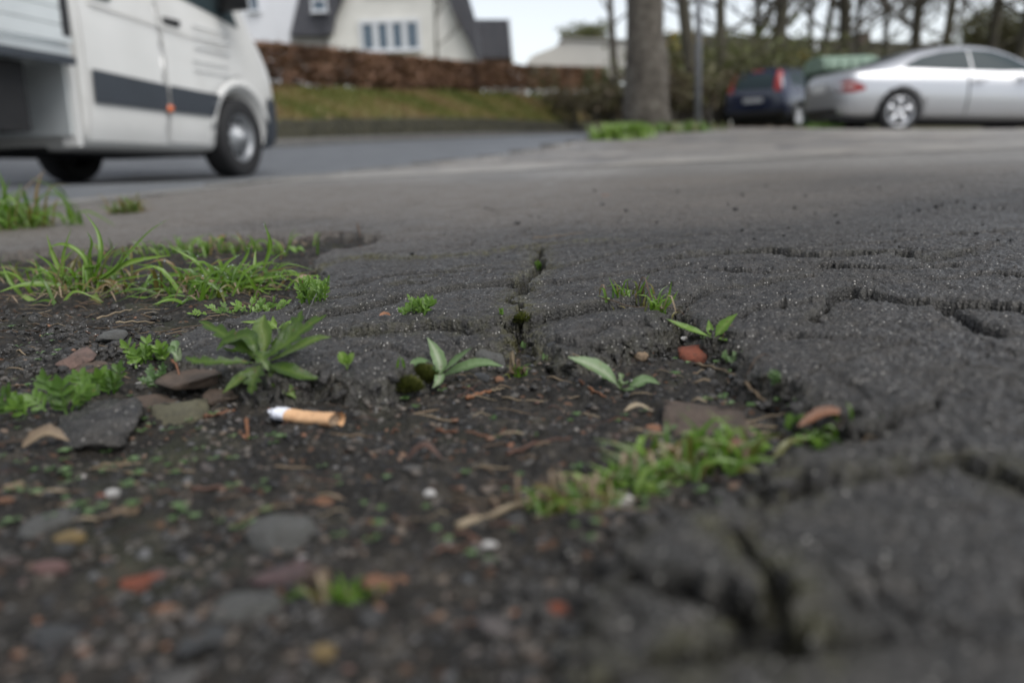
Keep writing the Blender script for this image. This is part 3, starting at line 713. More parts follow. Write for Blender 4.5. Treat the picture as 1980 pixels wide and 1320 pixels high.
# --- stones one can single out
stone('brick_fragment', 'flat red brick fragment lying beside the small three-leaved seedling', 'brick piece', 1347, 684, 74, 40, 'red', 3, depth=.016, yaw=.25, tilt=.35, cuts=12, thick=.007, sink=.15)
ST = [
 ('pebble', 'small bright white pebble just above the red brick fragment', 1325, 653, 18, 13, 'white', 4),
 ('pebble', 'round white pebble alone on the bare soil in the blurred foreground', 946, 1052, 34, 30, 'white', 5),
 ('pebble', 'oval white pebble right of the front grass tufts', 1203, 962, 48, 32, 'white', 6),
 ('pebble', 'white pebble with a red chip touching it, far left foreground', 220, 952, 30, 28, 'white', 7),
 ('pebble', 'tiny red chip touching the white pebble', 198, 958, 22, 18, 'red', 8),
 ('pebble', 'brown flat pebble below the white and red chips', 240, 985, 50, 26, 'tan', 58),
 ('pebble', 'small pale pebble beyond the round white one', 831, 955, 24, 24, 'white', 9),
 ('pebble', 'yellow-brown pebble in the left foreground', 136, 1040, 54, 34, 'yellow', 10),
 ('pebble', 'grey-green flat pebble under the yellow-brown one', 112, 1058, 56, 24, 'slate', 59),
 ('pebble', 'large brick-red pebble in the blurred left foreground', 274, 1122, 72, 48, 'red', 11),
 ('pebble', 'small orange-red pebble left of the pointed grey slab', 322, 1176, 46, 34, 'orange', 12),
 ('pebble', 'orange stone chip right of the small blurred grass sprout', 745, 1117, 86, 28, 'orange', 13),
 ('pebble', 'flat orange chip behind the square grey slab', 632, 968, 52, 18, 'orange', 14),
 ('pebble', 'small orange pebble right of the square grey slab', 722, 1010, 26, 18, 'orange', 15),
 ('pebble', 'long reddish brick shard standing out of the soil at the bottom', 1078, 1182, 46, 76, 'red', 16),
 ('pebble', 'grey-white pebble below the long reddish shard', 1088, 1250, 46, 42, 'grey', 17),
 ('pebble', 'orange-tan pebble behind the front grass tufts', 1268, 828, 56, 32, 'orange', 18),
 ('pebble', 'tan angular pebble left of the brick fragment', 1240, 690, 28, 24, 'tan', 19),
 ('pebble', 'tan pebble between the grass tufts in front', 1332, 915, 40, 28, 'tan', 20),
 ('pebble', 'cream pebble by the leftmost front tuft', 1150, 925, 44, 34, 'tan', 21),
 ('pebble', 'dark purplish pebble beside the tan one in the front grass', 1345, 940, 46, 34, 'dark', 22),
 ('pebble', 'tan rounded pebble below the mossy seedling', 891, 727, 24, 18, 'tan', 23),
 ('pebble', 'orange nut-like pebble left of the small grass sprout', 966, 733, 20, 20, 'orange', 24),
 ('pebble', 'black lump on the soil right of the cigarette butt', 823, 820, 22, 18, 'black', 25),
 ('pebble', 'black lump in front of the other black lump, near the red-brown twig', 809, 854, 30, 24, 'black', 26),
 ('pebble', 'small pale orange stone at the lower left edge of the picture', 12, 965, 30, 16, 'orange', 27),
 ('pebble', 'cream pebble at the left edge of the picture', 26, 940, 36, 22, 'tan', 28),
 ('pebble', 'pink pebble in the dark left foreground', 98, 1098, 58, 44, 'pink', 29),
 ('pebble', 'yellow-green pebble at the bottom of the picture', 625, 1264, 54, 30, 'yellow', 30),
 ('pebble', 'small white chip under the lobed leaves on the left', 273, 741, 20, 10, 'white', 31),
 ('pebble', 'dark blue-grey pebble right of the asphalt ledge gap', 1065, 666, 22, 14, 'slate', 32),
]
for nm, lb, x, y, a, b, m_, sd0 in ST: stone(nm, lb, 'pebble', x, y, a, b, m_, sd0)
FL = [
 ('flat brown stone slab under the leaves left of the large rosette', 385, 727, 150, 34, 'brown', 41, .035, -.2, .1),
 ('pale speckled flat stone left of the cigarette butt', 345, 795, 112, 40, 'mossy', 42, .03, .1, .15),
 ('small brown flat stone above the pale speckled one', 300, 772, 95, 28, 'brown', 43, .02, .2, .1),
 ('rounded reddish stone beside the dark soil on the left', 152, 688, 62, 30, 'rose', 44, .03, .3, .1),
 ('flat pinkish stone just in front of the rounded reddish one', 178, 708, 70, 22, 'brown', 61, .02, .4, .1),
 ('grey-brown stone lying under dry straws', 214, 648, 56, 36, 'grey', 45, .025, .3, .1),
 ('square grey slab sunk in the soil in the blurred foreground', 545, 1022, 140, 66, 'grey', 46, .022, 0, .02),
 ('mauve flat stone just in front of the square grey slab', 565, 1100, 150, 36, 'purple', 47, .016, .1, .0),
 ('pointed grey slab in the blurred foreground', 478, 1172, 130, 52, 'grey', 48, .018, .1, 0),
 ('bluish stone at the bottom below the pointed slab', 395, 1232, 86, 44, 'slate', 49, .014, .3, 0),
 ('angular grey stone chip below the asphalt ledge', 947, 690, 58, 26, 'grey', 50, .02, .2, .4),
 ('flat grey chip in front of the mossy seedling', 925, 728, 44, 14, 'slate', 51, .015, .1, .1),
 ('broad brown stone slab behind the front grass', 1355, 812, 170, 40, 'brown', 52, .05, -.1, .02),
 ('rough dark asphalt lump left of the pale speckled stone', 195, 812, 150, 56, 'asph', 53, .06, .1, 0),
 ('greenish slab stone at the left in the blurred foreground', 95, 1010, 100, 36, 'grey', 54, .018, .2, 0),
 ('brown flat stone chip behind the pale speckled stone', 430, 765, 70, 26, 'brown', 55, .02, .1, .1),
 ('small grey slate chip right of the asphalt gap', 1020, 692, 30, 18, 'slate', 56, .01, .3, .2),
 ('grey slab lying deep in the bottom left corner', 125, 1225, 110, 40, 'slate', 57, .014, .1, 0),
]
for lb, x, y, a, b, m_, sd0, dp, yw, tl in FL:
    stone('flat_stone' if 'lump' not in lb else 'asphalt_lump', lb, 'stone', x, y, a, b, m_, sd0, depth=dp, yaw=yw, tilt=tl, cuts=14, sink=.42)

# --- black crumbs on the bare pavement
stone('black_pebble', 'largest black pebble lying alone on the bare grey pavement', 'pebble', 999, 430, 15, 13, 'black', 70)
stone('black_pebble', 'black pebble on the pavement farther off, beside a faint orange fleck', 'pebble', 1165, 394, 13, 9, 'black', 71)
crumb_px = [(1210, 409, 7), (1270, 431, 6), (1117, 431, 5), (1422, 407, 9), (1408, 396, 5), (1436, 378, 6), (1458, 465, 8), (1435, 447, 7), (1525, 442, 6), (1515, 457, 6), (1537, 403, 6), (1558, 380, 5), (1620, 434, 9), (1617, 418, 6), (1684, 492, 7), (1740, 422, 8), (1777, 409, 8), (1810, 402, 9), (1820, 398, 6), (1850, 392, 5), (1885, 404, 8), (1780, 459, 7), (1725, 465, 6), (1888, 454, 8), (1930, 467, 7), (1957, 469, 9), (1900, 437, 5), (1940, 405, 5), (797, 493, 8), (1613, 515, 8), (1043, 421, 5), (1330, 401, 5), (1060, 444, 4), (700, 440, 5), (860, 452, 4), (1365, 520, 5), (1490, 470, 4), (1700, 440, 4), (1655, 396, 4), (1590, 402, 5), (940, 404, 4), (1150, 370, 5), (1310, 372, 5), (1480, 362, 5), (1700, 365, 5), (1860, 362, 5)]
protos = [new_mesh('grit_crumb', *(lambda vf: (vf[0], vf[1]))(rock(200+i, (1, .9, .75), 2, cuts=6)), smat('black'), False) for i in range(5)]
for i, (x, y, s_) in enumerate(crumb_px):
    g = ground_at(x, y); d_ = (g-Vector((0, 0, CAMZ))).length; r0 = s_/FPX*d_*1.05
    o = link('grit_crumb', protos[i % 5]); o.scale = (r0, r0, r0); o.location = g+Vector((0, 0, r0*.25)); o.rotation_euler = (0, 0, i*1.3)
    tag(o, 'tiny black asphalt crumb lying loose on the cracked grey pavement', 'crumb', 'black crumbs scattered over the pavement')

# --- gravel, grit, litter: uncountable
def scatter(name, label, n, mats, xr, size, dist, kind_soil=True, band=None, cuts=5, seed=1, flat=.6, sub=1, py=(610, 1315), px=(-60, 2050), tints=None, mat=None):
    r = np.random.default_rng(seed); cnt = 0
    U = r.uniform(px[0], px[1], n*3); V = py[0]+(py[1]-py[0])*r.uniform(0, 1, n*3)**dist
    D = np.array([[*ray(a, b)] for a, b in zip(U, V)]); t_ = (.006-CAMZ)/D[:, 2]; X = D[:, 0]*t_; Y = D[:, 1]*t_
    ok = (D[:, 2] < 0) & (Y < 1.6); X, Y = X[ok], Y[ok]
    z, sd_ = gz_many(X, Y); k = (sd_ < -.003) if kind_soil else (sd_ > .004)
    if band: k = (sd_ > band[0]) & (sd_ < band[1])
    X, Y, z = X[k][:n], Y[k][:n], z[k][:n]
    base = [rock(900+seed*20+i, (1, r.uniform(.6, 1), flat*r.uniform(.6, 1.1)), sub, cuts, 0) for i in range(12)]
    vs = []; fs = []; tn = []; off = 0
    for i in range(len(X)):
        v, f = base[i % 12]; s_ = size[0]*(size[1]/size[0])**(r.random()**2.2); a = r.uniform(0, 6.28); c, s2 = cos(a), sin(a); b = r.uniform(-.4, .4)
        w_ = v*s_; w_ = np.stack([w_[:, 0]*c-w_[:, 1]*s2, w_[:, 0]*s2+w_[:, 1]*c, w_[:, 2]+w_[:, 0]*b], 1)
        vs.append(w_+np.array([X[i], Y[i], z[i]+s_*flat*.22])); fs.append(f+off); off += len(v); tn.append(np.full(len(v), r.random()))
    o = link(name, new_mesh(name, np.concatenate(vs), np.concatenate(fs), mat, False, {'tint': np.concatenate(tn)})); tag(o, label, 'gravel', kind='stuff'); return o
M_GRAV = tinted('mixed_gravel', [(0, (.02, .02, .022)), (.38, (.05, .048, .045)), (.55, (.1, .09, .078)), (.72, (.12, .09, .07)), (.82, (.1, .105, .11)), (.92, (.17, .13, .095)), (.97, (.26, .11, .055)), (.98, (.1, .105, .12)), (1, (.42, .38, .34))], .6, 300, .4, bump=.001, bsc=600)
scatter('gravel', 'mixed grit and small gravel bedded in the bare soil', 4200, None, None, (.0008, .005), .85, seed=2, mat=M_GRAV)
scatter('grit', 'fine dark grit crumbs along the broken asphalt edges', 2600, None, None, (.0008, .004), .75, seed=3, mat=M_GRAV, py=(450, 860), flat=.8)
scatter('sand_grains', 'pale grains resting on the asphalt slabs', 900, None, None, (.0006, .0018), 1.2, kind_soil=False, seed=4, mat=tinted('pale_grain', [(0, (.02, .02, .02)), (.5, (.12, .11, .1)), (1, (.4, .38, .34))], .5, 300, .2), py=(400, 1000), flat=.8)

scatter('flat_pebbles', 'muted flat pebbles half sunk in the near soil', 60, None, None, (.004, .011), .9, seed=9, mat=tinted('dull_stone', [(0, (.03, .03, .03)), (.35, (.06, .056, .05)), (.6, (.09, .085, .08)), (.75, (.11, .07, .06)), (.85, (.08, .09, .09)), (1, (.16, .11, .075))], .6, 120, .5, bump=.001, bsc=400), py=(820, 1315), flat=.3, sub=2)
scatter('rubble', 'crumbled asphalt bits along the broken slab edges', 2600, None, None, (.0012, .0085), .6, band=(-.024, .001), seed=6, mat=M_ASPH, py=(440, 1200), flat=.65, sub=2, cuts=11)
scatter('rubble', 'coarse dark asphalt crumbs heaped on the soil at the left', 1500, None, None, (.0015, .0075), 1.0, seed=7, mat=M_ASPH, py=(590, 730), px=(-60, 330), flat=.7, sub=2, cuts=11)

def litter(name, label, n, mat, ln, wd, seed, py=(470, 1100), pxr=(-60, 1650), lo=0, hi=1, soil=True, where=None):
    r = random.Random(seed); mb = MB(); k = 0
    while k < n:
        x = r.uniform(*pxr); y = py[0]+(py[1]-py[0])*r.random()**1.2
        g = PZ(x, y, .006)
        if g.y > 1.5: continue
        z, sd_ = gz_many(np.array([g.x]), np.array([g.y]))
        if soil and sd_[0] > .002: k += .3; continue
        k += 1; L = r.uniform(*ln); a = r.uniform(-.7, .7)+(pi if r.random() < .5 else 0); p = Vector((g.x, g.y, 0)); pts = []
        for j in range(5):
            pts.append(Vector((p.x, p.y, max(gz(p.x, p.y), z[0]-.004)+.0008+.002*sin(j/4*pi)*r.random()))); a += r.uniform(-.13, .13); p = p+Vector((cos(a), sin(a), 0))*L/4
        w_ = r.uniform(*wd); mb.tube(pts, [w_*.7, w_, w_, w_, w_*.5], 5, r.uniform(lo, hi))
    o = mb.build(name, mat); tag(o, label, 'litter', kind='stuff'); return o
litter('straw_litter', 'dead brown grass straws matted on the soil around the tussocks', 190, M_DRY, (.008, .035), (.0002, .0005), 5, (500, 650), (-80, 560), 0, .9)
litter('twig_litter', 'short brown twig bits strewn over the soil', 60, M_BARK, (.004, .014), (.0002, .0006), 6, (640, 1150), (-40, 1650), 0, .6)
litter('straw_crumbs', 'fine pale straw bits in the soil below the ledge', 130, M_DRY, (.005, .02), (.0002, .0006), 8, (640, 1000), (0, 1650), .2, 1)

# named twigs, straws, chips
def stick(name, label, cat, pts, r0, mat, t, lift_=.0012, taper=.5, n=8):
    """pts are photo pixels; each is dropped on the ground there and lifted"""
    W_ = []; r0 = r0*.66
    for p in pts:
        g = ground_at(p[0], p[1]); W_.append(g+Vector((0, 0, lift_+(p[2] if len(p) > 2 else 0))))
    path = bez(W_, 10)
    for i, q_ in enumerate(path): q_ += Vector((0, 0, .0005*sin(i*2.1)))
    mb = MB(); mb.tube(path, [r0*(1-(1-taper)*i/9)*(1+.15*sin(i*1.7)) for i in range(10)], n, t)
    o = mb.build(name, mat); c = path[5].copy()
    for vv in o.data.vertices: vv.co -= c
    o.location = c; tag(o, label, cat); return o
stick('twig', 'red-brown twig lying right of the two black lumps', 'twig', [(843, 836), (870, 841), (900, 842), (945, 849)], .0011, M_BARK, .75)
stick('bark_chip', 'bright orange-brown bark sliver below the mossy seedling', 'bark chip', [(902, 775), (925, 768), (950, 760)], .0017, M_BARK, 1.0)
stick('straw', 'pale straw touching the orange bark sliver', 'straw', [(950, 762), (976, 755)], .0008, M_DRY, .8)
stick('straw', 'long pale straw right of the orange bark sliver', 'straw', [(970, 775), (1040, 780), (1120, 772)], .0007, M_DRY, .75)
stick('twig', 'dark purple twig left of the orange bark sliver', 'twig', [(885, 776), (910, 758), (930, 745)], .0009, M_BARK, .1)
stick('stem', 'thick pale dry stem lying left of the front grass tufts', 'stem', [(885, 1026), (960, 998), (1030, 972), (1078, 952)], .0022, M_DRY, .9)
stick('twig', 'grey forked twig leaning on the asphalt behind the rosette', 'twig', [(592, 625, .001), (603, 610, .004), (614, 592, .007)], .0009, smat('grey'), .5)
stick('twig', 'brown twig sticking up from the debris at the pavement edge', 'twig', [(692, 448, .008), (697, 462, .001)], .0024, M_DRY, .35)
stick('twig', 'thin dark twig running along the debris edge', 'twig', [(520, 490), (600, 462), (680, 450)], .0011, M_BARK, .1)
stick('straw', 'pale straw lying across the cracked slab at its back edge', 'straw', [(1030, 463), (1080, 458), (1130, 452)], .0008, M_DRY, .7)
stick('straw', 'upper of two pale straws over the grey-brown stone', 'straw', [(190, 635, .006), (230, 622, .006), (258, 612, .004)], .0012, M_DRY, .8)
stick('straw', 'lower of two pale straws over the grey-brown stone', 'straw', [(226, 641, .005), (262, 636, .004), (300, 632, .002)], .0011, M_DRY, .85)
stick('stem', 'bent orange-brown stalk standing on the brown slab', 'stem', [(334, 716, .004), (345, 735, .006), (353, 757, .001)], .0012, M_BARK, .8)
stick('stem', 'slim pale stalk lying below the red brick fragment', 'stem', [(1345, 708), (1380, 715), (1420, 730)], .0013, M_DRY, .7)
stick('stem', 'straight pale stalk pointing at the front grass', 'stem', [(1440, 745), (1465, 770), (1492, 797)], .0012, M_DRY, .65)
stick('bark_chip', 'rusty bark strip left of the broad-leaved seedling base', 'bark chip', [(1120, 740), (1145, 760), (1172, 772)], .0012, M_BARK, .85)
stick('bark_chip', 'rusty bark chip left of the cigarette butt', 'bark chip', [(395, 812), (425, 806), (455, 798)], .0018, M_BARK, .7)
stick('bark_chip', 'short upright orange chip below the cigarette butt', 'bark chip', [(478, 828, .003), (480, 850, .0)], .0015, M_BARK, .95)
stick('twig', 'dark red twig crossing the blurred foreground', 'twig', [(370, 955), (430, 948), (490, 955)], .0014, M_BARK, .3)
stick('twig', 'long dark red twig right of the dark hollow', 'twig', [(980, 885), (1040, 862), (1105, 852)], .0013, M_BARK, .4)
stick('bark_chip', 'orange fleck of bark on the far bare pavement', 'bark chip', [(1165, 379), (1180, 378)], .0016, M_BARK, 1)
stick('stem', 'pale dry stalk in the blurred grass clump at the left edge', 'stem', [(-20, 440, .02), (40, 412, .04), (95, 390, .07)], .0035, M_DRY, .7)
stick('straw', 'long thin straw over the pale slab stone by the front grass', 'straw', [(1395, 838), (1450, 820), (1520, 806)], .0009, M_DRY, .8)

def dead_leaf(name, label, px, py, w_, mat, t, seed, yaw=0, up=.004, asp=.35):
    g = ground_at(px, py); d = (g-Vector((0, 0, CAMZ))).length; L = w_/FPX*d; r = random.Random(seed)
    a = g+Vector((-L/2*cos(yaw), -L/2*sin(yaw), .002)); b = g+Vector((L/2*cos(yaw), L/2*sin(yaw), .002)); m_ = (a+b)/2+Vector((0, .002, up))
    pts = bez([a, m_, b], 12); mb = MB()
    mb.ribbon(pts, [max(.0003, L*asp*sin(pi*(i/11)**.8)*(.8+.3*r.random())) for i in range(12)], up=Vector((.1, -.3, 1)), fold=.5, t=t)
    o = mb.build(name, mat)
    for vv in o.data.vertices: vv.co -= g
    o.location = g; tag(o, label, 'leaf'); return o
dead_leaf('dead_leaf', 'curled orange-brown dead leaf at the edge of the blurred slab', 1605, 838, 118, M_BARK, .7, 1, .05, .004, .12)
dead_leaf('dead_leaf', 'small orange dead leaf in the grass behind the tussocks', 433, 470, 28, M_BARK, .9, 2, .2, .0015, .3)
dead_leaf('dead_leaf', 'tan dead leaf right of the dewy tussock', 590, 545, 36, M_DRY, .75, 3, .1, .002, .18)
dead_leaf('dead_leaf', 'curled dark brown leaf casting a shadow in the foreground', 822, 898, 70, M_BARK, .1, 4, -.1, .005, .14)
dead_leaf('dead_leaf', 'pale curled leaf flake behind the orange-tan pebble', 1235, 803, 54, M_DRY, .85, 5, -.1, .002, .12)
dead_leaf('dead_leaf', 'rusty leaf flake at the foot of the front grass', 1420, 905, 70, M_BARK, .6, 6, -.2, .005, .3)
dead_leaf('dead_leaf', 'small rusty flake beside the lobed sprout on the slab', 745, 617, 22, M_BARK, .9, 7, 0, .0004, .3)
dead_leaf('dead_leaf', 'tan flake on the left edge of the soil, near the greens', 90, 868, 70, M_DRY, .5, 8, .4, .004, .25)

# ------------------------------------------------------------------ weeds
def wleaf(mb, pts, w_, t=.5, fold=.3, n=16, shape='lance', up=None, seed=0, stem=.18):
    """pts: world points from base to tip"""
    path = bez(pts, n); r = random.Random(seed); ph = r.uniform(0, 6)
    def wf(u):
        if shape == 'lance': b = max(0, sin(pi*min(1, max(0, (u-stem*.6)/(1-stem*.6)))**.9))**1.0
        elif shape == 'blade': b = min(1, (1-u)*2.2)**.8*(.75+.25*min(1, u*6))
        elif shape == 'spoon': b = sstep(.25, .7, u)*max(0, (1-((u-.68)/.34)**2 if u > .68 else 1))**.5
        else: b = sin(pi*u)
        return max(.10 if shape != 'blade' else .05, float(b)) if u < .98 else .04
    if shape == 'toothed':
        edge = lambda u, s_: (.38+.8*((u*5.8+(0 if s_ > 0 else .4)+ph) % 1))*(1 if u > .2 else .5)
        wid = [w_*max(.12, sin(pi*min(1, (i/(n-1))**1.15))**.75) for i in range(n)]; wid[-1] = w_*.05
    else:
        edge = (lambda u, s_: 1+.07*sin(u*30+ph+s_)) if shape == 'lance' else None
        wid = [w_*wf(i/(n-1)) for i in range(n)]
    mb.ribbon(path, wid, up or Vector((0, -.55, 1)), fold, t, edge)
def weed(name, label, cat, base_px, leaves, mat, group=None):
    """leaves: (pixel+Yoffset control points from base outward, half width m, shape, tint)"""
    g = ground_at(*base_px); root = thing(name, label, cat, g, group=group)
    for i, (pts, w_, shp, t) in enumerate(leaves):
        W_ = [Vector((0, 0, 0))]; w_ = w_*.82 if shp != 'spoon' else w_*.62
        for px, py, dy in pts: W_.append(P(px, py, g.y+dy)-g)
        mb = MB(); wleaf(mb, W_, w_, t, shape=shp, seed=i*7+len(pts), n=44 if shp == 'toothed' else 16); mb.build('leaf', mat, root)
    return root, g
# large rosette, left of centre
weed('rosette_weed', 'largest dark green toothed-leaf rosette weed just behind the cigarette butt', 'weed', (505, 705), [
 ([(470, 672, .01), (430, 645, .018), (385, 620, .03)], .0062, 'toothed', .42),
 ([(490, 668, .0), (478, 650, .01), (440, 660, .012), (418, 678, .01)], .0055, 'lance', .4),
 ([(470, 700, -.008), (420, 700, -.012), (378, 698, -.012), (358, 690, -.01)], .004, 'toothed', .4),
 ([(512, 660, .012), (505, 630, .02), (512, 608, .026)], .0058, 'lance', .6),
 ([(500, 668, .015), (478, 648, .03), (476, 632, .035)], .004, 'toothed', .5),
 ([(530, 680, .0), (560, 660, .004), (590, 635, .008), (632, 608, .012)], .0075, 'toothed', .4),
 ([(545, 665, .008), (570, 635, .016), (585, 600, .02)], .0075, 'toothed', .36),
 ([(540, 690, -.005), (580, 670, -.008), (615, 655, -.006), (640, 652, -.005)], .004, 'lance', .55),
 ([(530, 665, -.01), (545, 640, -.016), (560, 622, -.014)], .005, 'toothed', .45),
 ([(500, 712, -.014), (490, 735, -.02), (486, 762, -.022)], .0065, 'toothed', .5),
 ([(530, 708, -.012), (555, 715, -.018), (590, 728, -.02), (624, 732, -.02)], .005, 'lance', .38),
 ([(535, 722, -.015), (548, 745, -.022), (572, 770, -.027)], .006, 'lance', .62),
 ([(478, 722, -.012), (455, 740, -.016), (430, 760, -.02)], .004, 'lance', .6),
 ([(515, 680, -.02), (505, 690, -.03), (520, 715, -.034)], .005, 'toothed', .45),
 ([(500, 690, .01), (470, 690, .016), (430, 672, .02)], .005, 'lance', .5),
], M_WEED)
weed('seedling', 'small green seedling on the slab just behind the large rosette', 'seedling', (536, 636), [
 ([(515, 626, .005), (465, 622, .01)], .0028, 'lance', .75), ([(530, 625, .0), (528, 610, .0)], .002, 'lance', .85), ([(550, 630, .002), (580, 612, .006)], .0022, 'lance', .7), ([(520, 632, -.004), (500, 620, -.005)], .0028, 'lance', .65)], M_BRIGHT)
r_, g_ = weed('seedling', 'slender blue-green seedling growing out of a moss clump below the ledge', 'seedling', (842, 738), [
 ([(852, 710, .004), (842, 680, .008), (826, 652, .01)], .0044, 'lance', .72),
 ([(830, 706, .0), (805, 700, -.004), (788, 722, -.01)], .0032, 'lance', .45),
 ([(868, 708, -.006), (890, 690, -.008), (912, 672, -.01)], .003, 'lance', .55),
 ([(880, 716, -.004), (930, 702, -.004), (973, 708, -.006)], .0042, 'lance', .55),
 ([(850, 725, -.012), (848, 738, -.018), (836, 750, -.02)], .003, 'lance', .75),
 ([(842, 718, -.008), (838, 712, -.01)], .0035, 'lance', .4)], M_MINT)
weed('seedling', 'broad-leaved green seedling with one big leaf pointing left, on the gravel', 'seedling', (1200, 752), [
 ([(1175, 725, .0), (1140, 705, .0), (1098, 690, .002)], .0058, 'lance', .72),
 ([(1202, 735, -.004), (1196, 720, -.005)], .003, 'lance', .8),
 ([(1225, 745, -.004), (1250, 735, -.004), (1276, 742, -.008)], .004, 'lance', .6),
 ([(1212, 752, -.01), (1228, 752, -.014)], .003, 'lance', .5)], M_MINT)
weed('seedling', 'three-leaved green seedling right behind the red brick fragment', 'seedling', (1380, 662), [
 ([(1350, 642, .0), (1318, 630, .004), (1288, 616, .006)], .0028, 'lance', .55),
 ([(1373, 640, .004), (1370, 618, .006)], .0026, 'lance', .6),
 ([(1392, 640, .0), (1405, 625, .0), (1426, 606, .0)], .0042, 'lance', .6),
 ([(1398, 655, -.004), (1412, 660, -.006)], .0018, 'lance', .5)], M_BRIGHT)
weed('seedling', 'tiny bright yellow-green sprout standing alone before the ledge', 'seedling', (672, 715), [
 ([(666, 700, 0), (657, 680, 0)], .0042, 'spoon', .7), ([(676, 700, 0), (684, 682, 0)], .0036, 'spoon', .75), ([(671, 700, -.002), (668, 686, -.003)], .003, 'spoon', .6)], M_BRIGHT)
weed('seedling', 'small green seedling among the debris right of the tall blade', 'seedling', (575, 490), [
 ([(568, 483, 0), (556, 476, 0)], .005, 'lance', .5), ([(578, 480, 0), (590, 486, 0)], .004, 'lance', .45)], M_BRIGHT)
weed('seedling', 'tiny green sprout below the gap in the ledge', 'seedling', (1012, 676), [([(1011, 668, 0), (1010, 658, 0)], .0018, 'lance', .5), ([(1014, 670, 0), (1017, 662, 0)], .0014, 'lance', .5)], M_MINT)
weed('seedling', 'tiny green sprout right of the sprout below the ledge gap', 'seedling', (1053, 700), [([(1052, 692, 0), (1050, 682, 0)], .0016, 'lance', .5), ([(1056, 692, 0), (1060, 686, 0)], .0014, 'lance', .6)], M_MINT)
weed('seedling', 'pale white-stemmed sprout with two round leaves left of the rosette', 'seedling', (346, 705), [
 ([(342, 690, 0), (334, 680, 0)], .0022, 'blade', .8), ([(348, 688, 0), (348, 670, 0)], .0018, 'blade', .85), ([(340, 672, .006), (338, 658, .008)], .004, 'spoon', .55), ([(334, 680, .004), (328, 668, .004)], .0035, 'spoon', .5)], M_MINT)

# clumps of small lobed, parsley-like leaves
def lobed(mb, base, tip, w_, t, up, r, pairs=4):
    """pinnate leaf: rachis with rounded toothed lobes"""
    ax = tip-base; L = ax.length; mid = base+ax*.5+Vector((0, 0, L*.12)); path = bez([base, mid, tip], 9)
    mb.ribbon(path, [.0006]*9, up, .1, t*.8, None, 3)
    sd0 = ax.cross(up).normalized()
    for j in range(pairs):
        u = .35+.5*j/max(1, pairs-1) if pairs > 1 else .6; p = path[int(u*8)]
        for s_ in (-1, 1):
            l = w_*(1-.25*abs(u-.55)*2)*r.uniform(.8, 1.15); e = p+(sd0*s_*.85+ax.normalized()*.6)*l+Vector((0, 0, r.uniform(-.1, .35)*l))
            mb.ribbon([p, p.lerp(e, .35), p.lerp(e, .65), p.lerp(e, .88), e], [l*.1, l*.2, l*.27, l*.16, l*.02], up, r.uniform(.1, .4), t+r.uniform(-.1, .1), None, 3)
    e = tip+ax.normalized()*w_*.6
    mb.ribbon([tip-ax.normalized()*w_*.5, tip, tip+ax.normalized()*w_*.35, e], [w_*.15, w_*.3, w_*.2, w_*.03], up, .3, t, None, 3)
def lobed_clump(label, px, py, n, wpx, hpx, leafsz, mat, seed, t=(.4, .8), spread=.5, extra=None, group=None, pairs=4):
    g = ground_at(px, py); d = (g-Vector((0, 0, CAMZ))).length; r = random.Random(seed); k = d/FPX
    root = thing('lobed_weed', label, 'weed', g, group=group)
    for i in range(n):
        bx = (r.random()-.5)*wpx*k*spread; by = (r.random()-.5)*wpx*k*.35; hx = bx*1.2+(r.random()-.5)*wpx*k*.5; hz = hpx*k*r.uniform(.35, 1)
        b = Vector((bx, by, -.001)); e = Vector((hx, by+r.uniform(-.35, .35)*wpx*k*.5, hz))
        mb = MB(); lobed(mb, b, e, leafsz*k*r.uniform(.75, 1.2), r.uniform(*t), Vector((r.uniform(-.4, .4), -.7, .9)), r, pairs); mb.build('leaf', mat, root)
    return root
lobed_clump('bright lobed-leaf weed in the slab crack left of the mossy joint', 800, 607, 16, 88, 34, 11, M_BRIGHT, 1)
lobed_clump('lobed-leaf weed at the slab edge just right of the dewy tussock', 604, 588, 22, 96, 46, 10, M_BRIGHT, 2)
lobed_clump('low lobed-leaf weed under the dewy tussock, behind the rosette', 475, 606, 18, 130, 26, 9, M_BRIGHT, 3, spread=.9)
lobed_clump('creeping lobed-leaf weed farthest left at the dark soil edge', 95, 796, 10, 120, 60, 24, M_BRIGHT, 4, (.25, .6), .8, pairs=3)
lobed_clump('creeping lobed-leaf weed second from the left, before the small brown stones', 208, 768, 7, 90, 50, 19, M_BRIGHT, 5, (.25, .6), .7, pairs=3)
lobed_clump('young lobed-leaf weed left of the pale-stemmed sprout', 296, 706, 8, 90, 46, 16, M_BRIGHT, 6, (.45, .8), .6, pairs=3)
lobed_clump('lobed-leaf weed beside the white chip and brown slab', 306, 745, 7, 60, 36, 12, M_MINT, 7, (.3, .6), .6, pairs=3)
lobed_clump('tiny lobed sprout in the mossy joint of the slab', 1044, 522, 5, 26, 16, 5, M_BRIGHT, 8, (.3, .6))
lobed_clump('very small green sprout in the crack by the slab joint', 970, 608, 4, 16, 12, 4, M_BRIGHT, 9)
lobed_clump('green sprout between the front grass and the dead leaf', 1535, 835, 9, 60, 26, 10, M_BRIGHT, 10, (.3, .6))
lobed_clump('small pale weed at the foot of the right slab, under the seedling', 1420, 700, 5, 50, 16, 8, M_MINT, 11)
lobed_clump('small pale weed further down the right slab foot', 1500, 745, 6, 60, 20, 9, M_MINT, 12)
